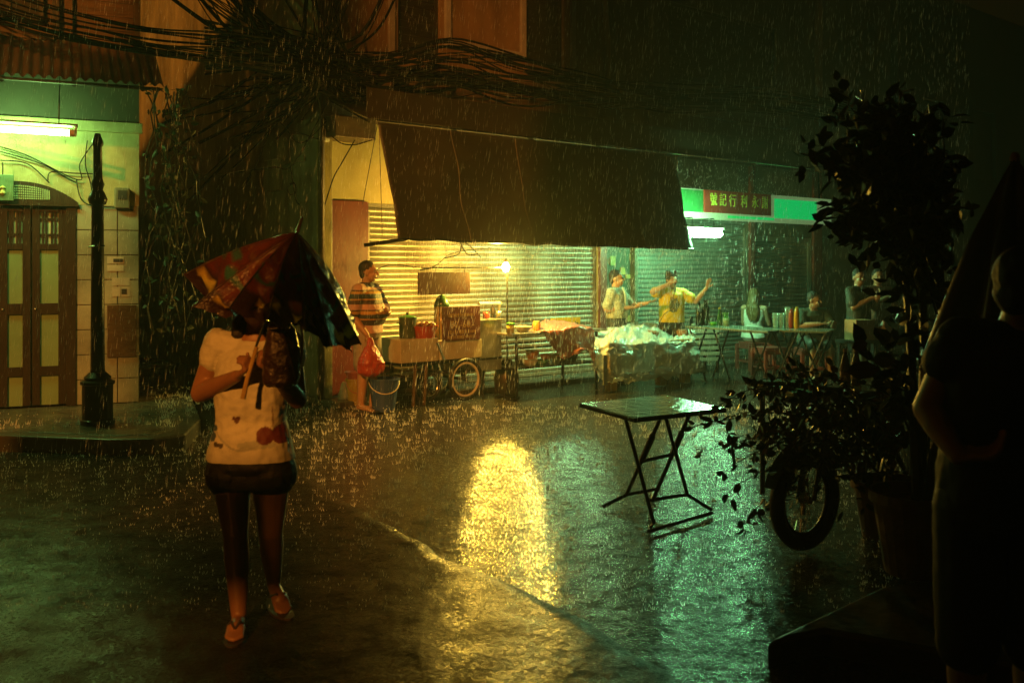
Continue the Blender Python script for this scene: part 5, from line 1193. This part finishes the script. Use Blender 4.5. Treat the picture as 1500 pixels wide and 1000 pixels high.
wm = mat('white_cotton', (.82,.80,.74), .7, c2=(.68,.66,.6), scale=10)
shirt(t, J, rings, wm, .0085, .0, .014, .02, .05, .92, None, .007, hemz=sz+.16)
shorts(t, J, rings, wm, .0085, .35, .016, 1.02, .03, loose=.02)
hh_ = mat('brown_hair', (.22,.13,.045), .4, c2=(.11,.06,.02), scale=30, bump=.4, bscale=50, stretch=(5,5,.6))
b = MB(); b.sphere(H(0,.02,.04),(.084,.1,.094),16,12,R); loft(b, [(Vector((-.03,.12,sz+.33)),.06,.022,0),(Vector((-.02,.11,sz+.42)),.095,.035,0),(Vector((-.01,.095,sz+.53)),.105,.05,0),(Vector((0,.05,sz+.62)),.08,.07,0),(Vector((0,.0,sz+.72)),.075,.08,0)]); blob('hair', b, .008, hh_, t, 2, None, .007, 30)
# ---- dark man behind the sauce bottles
dp_ = F(1186,400,14.35); dp_.z = 0; J = std(1.65)
J.update(pel=(0,.0,sz+.11),ch=(0,-.07,sz+.37),nk=(0,-.12,sz+.565),hd=(.0,-.17,sz+.685),shL=(.18,-.1,sz+.50),shR=(-.18,-.1,sz+.50),elL=(.25,-.24,sz+.30),elR=(-.23,-.26,sz+.33),wrL=(.16,-.46,sz+.365),wrR=(-.02,-.42,sz+.365),
         hipL=(.09,-.05,sz+.085),hipR=(-.09,-.05,sz+.085),knL=(.12,-.45,sz+.06),knR=(-.12,-.45,sz+.06),anL=(.13,-.42,.075),anR=(-.13,-.40,.075),toL=(.14,-.6,.02),toR=(-.14,-.57,.02))
t, rings, H, R = person('person','man in dark green shirt leaning on the table behind sauce bottles', dp_, .1, J, .008, SK, .165, .16, .17, 1.1, 1.05, hy=.75, hp=.12, hl=dict(curl=.4,d=(-.3,-.9,0)), hr=dict(curl=.4,d=(.9,-.2,0)))
shirt(t, J, rings, mat('dark_green_shirt',(.06,.09,.065),.7), .009, .0, .018, .8, .055, 1.05, None, .007, hemz=sz+.06)
shorts(t, J, rings, MATS['dark_trousers'], .01, .9, .014, 1.05, .03); hair_short(t, H, R)
stool('red plastic stool under the man in dark green', dp_+Vector((0,.0,0)), .1)
# ---- two figures in the dark behind the plant
for k, (px, d_, rz_, lab, sm) in enumerate(((1258,13.9,.5,'man in dark clothes with raised bent arm beyond the tall plant',(.05,.06,.045)),(1286,14.3,.2,'figure in brownish clothes standing further back in the dark',(.14,.10,.075)))):
    q = F(px,400,d_); q.z = 0; J = std(1.56)
    J.update(elR=(-.21,-.10,1.03),wrR=(.02,-.25,1.18),elL=(.22,-.08,1.02),wrL=(.08,-.25,1.12))
    t, rings, H, R = person('person', lab, q, rz_, J, .010, SK, .16, .16, .17, 1.1, 1.05, hy=-.3, hl=dict(curl=.8), hr=dict(curl=.8))
    shirt(t, J, rings, mat('dark_shirt_%d'%k, sm, .7), .011, .0, .018, .7, .055, 1.05, None, .006, hemz=.84); shorts(t, J, rings, MATS['dark_trousers'], .011, .95, .014, 1.05, .02); hair_short(t, H, R, .009)
# ---- dark bystander in the right foreground, hand on hip
fp = F(1452,400,3.0); fp.z = 0; J = std(1.68); FB = lambda px, py, dy=0.: tuple(F(px,py,3.0+dy)-fp)
J.update(shR=FB(1406,500,.0),elR=FB(1358,598,.04),wrR=FB(1404,668,-.10),hd=FB(1503,425,-.02),nk=FB(1490,474,0),ch=FB(1466,560,0),pel=FB(1464,712,0),shL=FB(1545,500,.02),elL=FB(1580,610,.05),wrL=FB(1560,700,-.1))
for s_, x in (('L',1),('R',-1)): J.update({'hip'+s_:(J['pel'][0]+x*.09,0,J['pel'][2]-.06),'kn'+s_:(J['pel'][0]+x*.1,-.01,.47)}); J['an'+s_] = (J['pel'][0]+x*.1,.02,.075+.10); J['to'+s_] = (J['pel'][0]+x*.12,-.15,.02+.10)
t, rings, H, R = person('person','bystander in black clothes with one hand on the hip beside the folded parasol', fp, 0, J, .007, SK, .165, .15, .165, 1.1, 1.05, hy=PI*.7, face=True, hr=dict(d=(.75,-.3,.15),curl=.6,up=(0,-.4,1)), hl=dict(curl=.6))
bk = mat('black_cloth', (.014,.012,.012), .7)
shirt(t, J, rings, bk, .009, .0, .016, .30, .055, 1.05, None, .006, hemz=J['pel'][2]-.12); shorts(t, J, rings, bk, .009, 1.0, .014, 1.05, .03); hair_short(t, H, R)
for s_ in 'RL':
    an, to = Vector(J['an'+s_]), Vector(J['to'+s_]); c_ = (an+to)/2; MB().box((c_.x,c_.y,.108),(.10,.28,.02)).build('sandal', fl_m, t, bevel=.006)
# ------------------------------------------------------------------ foreground on the right: bicycle, plants, parasol, table
random.seed(77)
wcn = G(1180,808); Rw = .285; ang = math.radians(52)
bk_ = thing('parked_bicycle', 'black bicycle parked under the bush with its front wheel turned', 'bicycle', (wcn.x,wcn.y,0), 0)
ang = math.radians(36); rotw = Matrix.Rotation(ang,3,'Z'); hub = Vector((0,0,Rw+.01))
wheel(bk_, hub, Rw, tyre=.04, rimr=.014, spokes=24, rot=rotw, rim_m=iron)
ax = rotw @ Vector((1,0,0)); sdv = rotw @ Vector((0,1,0)); frm = Vector((.80,.60,0))
stem = hub+Vector((.10,.09,.42))
b = MB()
for s_ in (-1,1): b.tube([hub+sdv*.055*s_, hub+sdv*.055*s_+(stem-hub)*.8, stem],.013,6)
b.tube([stem,stem+Vector((-.03,-.02,.2))],.016,6); b.build('fork', iron, bk_)
b = MB()
for k in range(15):
    A0, A1 = .15*PI+k*.05*PI, .15*PI+(k+1)*.05*PI
    for w0, w1 in ((-.04,.04),):
        p = [hub+ax*math.cos(a_)*(Rw+.035)+Vector((0,0,math.sin(a_)*(Rw+.035)))+sdv*w_ for a_, w_ in ((A0,w0),(A0,w1),(A1,w1),(A1,w0))]; b.quad(*p)
b.build('mudguard', iron, bk_, thick=.004)
hbp = stem+Vector((-.03,-.02,.2)); MB().tube([hbp+sdv*.28-ax*.1,hbp+sdv*.2,hbp-sdv*.2,hbp-sdv*.28-ax*.1],.012,6).build('handlebar', iron, bk_)
rear = hub+frm*1.02; rear.z = Rw+.01; bb_ = hub+frm*.55; bb_.z = .27; st_ = hub+frm*.62; st_.z = .78
wheel(bk_, rear, Rw, tyre=.035, rimr=.013, spokes=24, rot=Matrix.Rotation(math.atan2(.6,.8),3,'Z'), rim_m=iron)
b = MB()
for p, q in ((stem,bb_),(stem,st_),(bb_,st_),(bb_,rear),(st_,rear)): b.tube([p,q],.016,6)
b.build('frame', iron, bk_); MB().sphere(st_+Vector((0,0,.04)),(.12,.07,.035),12,8,Matrix.Rotation(.64,3,'Z')).build('saddle', black, bk_, smooth=True)
# bush with trailing sprays over the bicycle
leafd = mat('dark_leaf', (.045,.07,.02), .38, c2=(.02,.032,.01), scale=9)
redleaf = mat('reddish_leaf', (.16,.05,.02), .4, c2=(.08,.03,.012), scale=9)
def pot_thing(t, r, h, m_): MB().lathe([(r*.72,0),(r,h),(r*1.06,h),(r*1.06,h-.05),(r*.95,h-.03),(r*.9,h-.05)],22).build('pot', m_, t)
clay = mat('clay_pot', (.16,.075,.045), .55, c2=(.08,.035,.02), scale=7, bump=.3)
def spray(b, lb, p0, p1, sag, n=9, per=4, l=.06, w=.03, spread=.07, r=.006):
    pts = []
    for k in range(n+1): s_ = k/n; p = p0.lerp(p1,s_)+Vector((0,0,sag*4*s_*(1-s_)))+rv()*.012; pts.append(p)
    b.tube(pts,[r*(1-.75*k/n) for k in range(n+1)],4)
    for k in range(2,n+1):
        for _ in range(per): d = (rv()*.9+(p1-p0).normalized()*.7+Vector((0,0,-.45))); leaf(lb, pts[k]+rv()*spread*random.random(), d, rv(), l*random.uniform(.6,1.3), w*random.uniform(.7,1.3))
bu = thing('potted_bush', 'leafy bush in a pot with sprays trailing over the bicycle wheel', 'plant', (F(1300,700,5.9).x,5.9,0), 0)
pot_thing(bu, .2, .34, clay)
sb_, lb_, rl_ = MB(), MB(), MB(); base = Vector((F(1300,700,5.9).x,5.9,.32))
trunk_top = base+Vector((-.02,0,.35)); sb_.tube([base-Vector((0,0,.1)),base+Vector((.02,.01,.15)),trunk_top],[.035,.028,.022],6)
for px, py, d in ((1016,625,5.5),(1025,662,5.45),(1045,600,5.7),(1058,690,5.4),(1062,720,5.35),(1068,582,5.9),(1085,640,5.4),(1100,562,5.9),(1120,575,5.6),(1128,640,5.4),(1110,610,5.3),(1150,556,5.8),(1165,600,5.4),(1185,570,5.5),(1090,770,5.5),(1110,760,5.6),(1075,660,5.3),(1140,690,5.45),(1200,620,5.2),(1250,640,5.2),(1290,600,5.4),(1320,640,5.3),(1235,680,5.2),(1275,690,5.2),(1300,720,5.2),(1330,590,5.5)):
    tgt = F(px,py,d)
    if tgt.z < .3: st0 = base+Vector((-.05,-.05,.05))
    else: st0 = base.lerp(trunk_top, random.uniform(.3,1))
    spray(sb_, lb_ if random.random() > .2 else rl_, st0, tgt, random.uniform(.06,.2), 11, 4, .062, .036, .06, .008)
for k in range(420):
    p = F(random.gauss(1225,52), random.gauss(640,38), 5.4+random.gauss(0,.22)); leaf(lb_, p, rv()+Vector((0,0,-.3)), rv(), random.uniform(.04,.08), random.uniform(.024,.045))
for k in range(70):
    p = F(random.gauss(1150,25), random.gauss(628,14), 5.35+random.gauss(0,.1)); leaf(rl_, p, rv()+Vector((0,0,-.3)), rv(), random.uniform(.04,.07), random.uniform(.03,.045))
sb_.build('stem', darkwood, bu, world=True); lb_.build('foliage', leafd, bu, world=True); rl_.build('foliage', redleaf, bu, world=True)
# tall potted tree
tr = thing('potted_tree', 'tall dark leafy tree in a clay pot beside the bicycle', 'tree', (F(1345,700,4.9).x,4.9,.096), 0)
pot_thing(tr, .22, .40, clay)
tb0 = Vector((F(1345,700,4.9).x,4.9,.35)); sb_, lb_ = MB(), MB()
stems = [[tb0,F(1340,640,4.9),F(1332,480,4.92),F(1318,330,5.0),F(1300,220,5.05)],[tb0+Vector((.04,0,0)),F(1372,640,4.88),F(1382,500,4.9),F(1370,380,4.95),F(1352,250,5.0)],[tb0+Vector((.0,.03,0)),F(1352,600,4.9),F(1352,450,4.9),F(1340,300,4.8),F(1330,170,4.8)]]
for s_ in stems: c_ = catmull(s_,6); sb_.tube(c_,[.03*(1-.7*k/len(c_)) for k in range(len(c_))],6)
random.seed(12)
for k in range(85):
    s_ = random.choice(stems); f_ = random.uniform(.45,1.); c_ = catmull(s_,8); p0 = c_[min(int(f_*(len(c_)-1)),len(c_)-1)]
    px, py = random.gauss(1292,58), random.gauss(270,90)
    if py < 130 or py > 470 or px < 1178 or px > 1430: continue
    if px < 1225 and py > 262: continue
    if 1215 < px and 430 < py and px < 1290: continue
    p1 = F(px,py,4.95+random.gauss(0,.28)); spray(sb_, lb_, p0, p1, .08, 8, 4, .085, .05, .10, .007)
for k in range(60): p = F(random.gauss(1345,30),random.gauss(500,40),4.85+random.gauss(0,.15)); leaf(lb_, p, rv()+Vector((0,0,-.2)), rv(), .09,.05)
for px, py in ((1205,312),(1212,322),(1222,335),(1228,300)): spray(sb_, lb_, stems[0][3], F(px,py,4.9), .05, 8, 2, .10, .045, .05, .007)
for px, py in ((1278,530),(1290,545),(1270,510),(1310,520),(1300,500)): spray(sb_, lb_, stems[0][1], F(px,py,4.8), .04, 7, 2, .12, .07, .03, .008)
sb_.build('trunk', darkwood, tr, world=True); lb_.build('crown', leafd, tr, world=True)
# broad flat seed pods / big leaves against the light
b = MB()
for px, py, l, w, a_ in ((1258,540,.19,.10,-.2),(1268,506,.09,.07,-.7)):
    leaf(b, F(px-20,py+4,4.7), Vector((math.cos(a_),.1,math.sin(-a_)*.4)), Vector((.1,-1,.2)), l, w)
b.build('broad_leaf', redleaf, tr, world=True)
# table with two bottles behind the bush
rt0 = F(1240,572,6.6); tt = thing('side_table', 'low green topped table with two beer bottles behind the bush', 'table', (rt0.x,6.75,0), .2); tzz = EYE-(568-HOR)/FPX*6.6
MB().bb(-.5,.6,-.32,.4,tzz-.03,tzz).build('table_top', MATS['table_green'], tt, bevel=.006)
for x in (-.4,.5):
    for y in (-.25,.33): MB().tube([(x,y,0),(x,y,tzz-.03)],.018,6).build('leg', iron, tt)
amber = mat('amber_glass', (.10,.035,.012), .12, spec=.7)
for lab, px, d, h in (('amber beer bottle with pinkish paper mark on the low green table',1238,6.6,.262),('second amber beer bottle standing closer to the tall tree',1254,6.75,.25)):
    t = bottle(lab, px, tzz, d, .034, h, amber, mat('copper_cap',(.35,.16,.09),.4,.5), .42, name='beer_bottle', lab=mat('bottle_paper',(.35,.16,.12),.6))
# bamboo stool glimpsed past the bystander's arm
bs = thing('bamboo_stand', 'low bamboo stand glimpsed past the elbow of the bystander', 'stool', (F(1432,600,6.3).x,6.3,0), .1)
bam = mat('bamboo', (.42,.28,.08), .4, c2=(.3,.18,.05), scale=5)
for k in range(7): MB().tube([(-.3,-.2+k*.07,.66),(.3,-.2+k*.07,.66)],.028,8).build('slat', bam, bs)
for x in (-.25,.1,.25):
    for y in (-.17,.19): MB().tube([(x,y,0),(x,y,.64)],.022,7).build('leg', iron if x == .1 else bam, bs)
MB().tube([(-.25,-.17,.05),(.25,-.17,.6)],.014,6).build('brace', iron, bs); MB().tube([(-.27,-.18,.22),(.27,-.18,.22)],.016,6).build('stretcher', bam, bs)
# folded dark blue parasol
pa = F(1487,232,4.1); pr = thing('folded_parasol', 'closed navy blue parasol with patterned fringe beside the bystander', 'parasol', (pa.x,pa.y,.1), 0)
MB().tube([(0,0,0),(0,0,pa.z-.1)],.02,8).build('pole', iron, pr)
nav = mat('navy_canvas', (.012,.013,.03), .35, c2=(.008,.009,.02), scale=6, bump=.15, coat=.2)
def para(u, v):
    A_ = 2*PI*u; f_ = 1+.22*math.cos(A_*8)*min(1,v*3); r = (.02+.30*v**.85)*f_; return Vector((math.cos(A_)*r, math.sin(A_)*r, pa.z-.12-.86*v+.03*math.cos(A_*8)*v))
MB().grid(para,96,20).build('canopy', nav, pr, smooth=True)
b = MB()
for k in range(48):
    A_ = 2*PI*k/48; v = 1.0; c_ = para(k/48,1.); 
    if k%3: b.box(c_+Vector((0,0,-.03-.015*(k%2))),(.02,.02,.035))
b.build('fringe_print', mat('fringe_orange',(.45,.20,.06),.5), pr)
def fr(u, v): p = para(u,1.); return p+Vector((0,0,-.10*v))
MB().grid(fr,96,2).build('fringe', nav, pr); MB().lathe([(.018,0),(.022,.02),(.012,.045)],10,(0,0,pa.z-.12)).build('finial', mat('finial_copper',(.4,.22,.15),.4), pr)
MB().lathe([(.22,0),(.22,.05),(.05,.07),(.03,.2)],18,(0,0,.0)).build('base', iron, pr)
# ------------------------------------------------------------------ rain, splashes, mist
random.seed(99)
rm_ = bpy.data.materials.new('rain_water'); rm_.use_nodes = True; nt = rm_.node_tree; nt.nodes.remove(nt.nodes['Principled BSDF'])
tl_ = nt.nodes.new('ShaderNodeBsdfTranslucent'); tl_.inputs[0].default_value = (.9,.92,.94,1); df = nt.nodes.new('ShaderNodeBsdfDiffuse'); df.inputs[0].default_value = (.85,.87,.9,1)
tp_ = nt.nodes.new('ShaderNodeBsdfTransparent'); m1 = nt.nodes.new('ShaderNodeMixShader'); m2_ = nt.nodes.new('ShaderNodeMixShader'); m1.inputs[0].default_value = .35; m2_.inputs[0].default_value = .8
nt.links.new(tl_.outputs[0], m1.inputs[1]); nt.links.new(df.outputs[0], m1.inputs[2]); nt.links.new(tp_.outputs[0], m2_.inputs[1]); nt.links.new(m1.outputs[0], m2_.inputs[2]); nt.links.new(m1.outputs[0], nt.nodes['Material Output'].inputs[0])
slant = Vector((.10,.03,1)).normalized()
def drop(b, p, l, w):
    a_, c_ = p-slant*l*.5, p+slant*l*.5; m_ = p-slant*l*.12; n = len(b.v)
    b.v += [a_, m_+Vector((w,0,0)), m_+Vector((-w*.5,w*.87,0)), m_+Vector((-w*.5,-w*.87,0)), c_]
    b.f += [(n,n+2,n+1),(n,n+3,n+2),(n,n+1,n+3),(n+4,n+1,n+2),(n+4,n+2,n+3),(n+4,n+3,n+1)]
def sheltered(p):
    q = p-M.o; x, y = q.dot(M.u), q.dot(M.v)
    if -.2 < x < XE+8 and y > -.02: return True
    if TLx < x < TRx+.3 and -1.42 < y <= 0 and p.z < cz+.3: return True
    if can0 < x < can1 and -co-.02 < y <= 0 and p.z < cz+.4: return True
    q = p-L.o; x, y = q.dot(L.u), q.dot(L.v)
    if x < .15 and y > -1.0 and p.z < 3.95: return True
    if x < .02 and y > -.02: return True
    return False
b = MB(); n_d = 0
while n_d < N_RAIN:
    d = 5.2+11.5*random.random()**.8; px, py = random.uniform(-40,1420), random.uniform(-20,760); p = F(px,py,d)
    if p.z < .02 or sheltered(p): continue
    drop(b, p, random.uniform(.03,.09), random.uniform(.0004,.0010)); n_d += 1
for k in range(3300):                                                    # thicker curtain just outside the awning's hem
    u = random.random()*1.1; e_ = tarp(min(u,1.),1.); p = M.W(e_.x+max(0,u-1)*12,e_.y-.01-random.random()**1.5*1.0,e_.z-.03-random.random()**1.2*1.6+(.5 if u > 1 else 0))
    if p.z < .02: continue
    drop(b, p, random.uniform(.04,.11), random.uniform(.0013,.0040))
for k in range(260):                                                     # drips strung along the hem
    e_ = tarp(random.random(),1.); p = M.W(e_.x,e_.y-.012,e_.z-.03-random.random()**2*.07); drop(b, p, random.uniform(.02,.06), random.uniform(.002,.0045))
for k in range(420):                                                     # splashes off the top of the sign
    x = sx0+(sx1-sx0)*random.random()**1.6*.75; p = M.W(x,-sg_o+random.uniform(-.03,.15),z1a+random.random()**2*.42); drop(b, p, random.uniform(.015,.05), random.uniform(.002,.004))
b.c = [(1,1,1)]*len(b.v); T(b.build('rain', rm_), 'falling rain drops filling the street air', 'rain', kind='stuff')
b = MB()
sp_m = rm_.copy(); sp_m.name = 'splash_water'
for n_ in sp_m.node_tree.nodes:
    if n_.bl_idname in ('ShaderNodeBsdfTranslucent','ShaderNodeBsdfDiffuse'): n_.inputs[0].default_value = (.95,.95,.95,1)
def spike(b, p, dirn, l, w):
    n = len(b.v); s_ = Vector((w,0,0)); c_ = Vector((0,w,0)); q = p+dirn*l
    b.v += [p+s_, p-s_*.5+c_*.87, p-s_*.5-c_*.87, q]; b.f += [(n,n+1,n+3),(n+1,n+2,n+3),(n+2,n,n+3)]
n_s = 0
while n_s < N_SPLASH:
    px = random.uniform(-30,1320); py = 597+random.random()**1.7*300; p = G(px,py)
    if sheltered(p+Vector((0,0,.1))): continue
    hz_ = KH if (p.x < -3.05 and p.y > 8.9) else 0.
    p.z = hz_+street_h(p.x,p.y)-.004; k = random.choice((2,2,3,4)); sc = random.uniform(.5,1.5)*min(1.1,(p.y/9.5)**1.5); a0 = random.uniform(0,PI)
    for j in range(k):
        A_ = a0+2*PI*j/k; dv_ = Vector((math.cos(A_)*.35,math.sin(A_)*.35,1)).normalized(); r = .012*sc; spike(b, p+Vector((math.cos(A_)*r,math.sin(A_)*r,0)), dv_, random.uniform(.02,.05)*sc, .0042*sc)
        if random.random() < .35: drop(b, p+dv_*.075*sc+Vector((math.cos(A_)*r*2,0,0)), .016, .0038*sc)
    n_s += 1
b.c = [(1,1,1)]*len(b.v); T(b.build('rain_splashes', sp_m), 'small crowns of water where rain hits the wet street', 'splashes', kind='stuff')
hm = bpy.data.materials.new('rain_mist'); hm.use_nodes = True; nt = hm.node_tree; nt.nodes.remove(nt.nodes['Principled BSDF'])
pv = nt.nodes.new('ShaderNodeVolumePrincipled'); pv.inputs['Color'].default_value = (.76,.90,.74,1); pv.inputs['Density'].default_value = HAZE; pv.inputs['Anisotropy'].default_value = .45
nt.links.new(pv.outputs[0], nt.nodes['Material Output'].inputs['Volume'])
b = MB().bb(-26,26,-16,40,-1.1,19.6); hz = b.build('haze', hm); T(hz, 'thin rain mist hanging in the whole street', 'haze', kind='stuff')
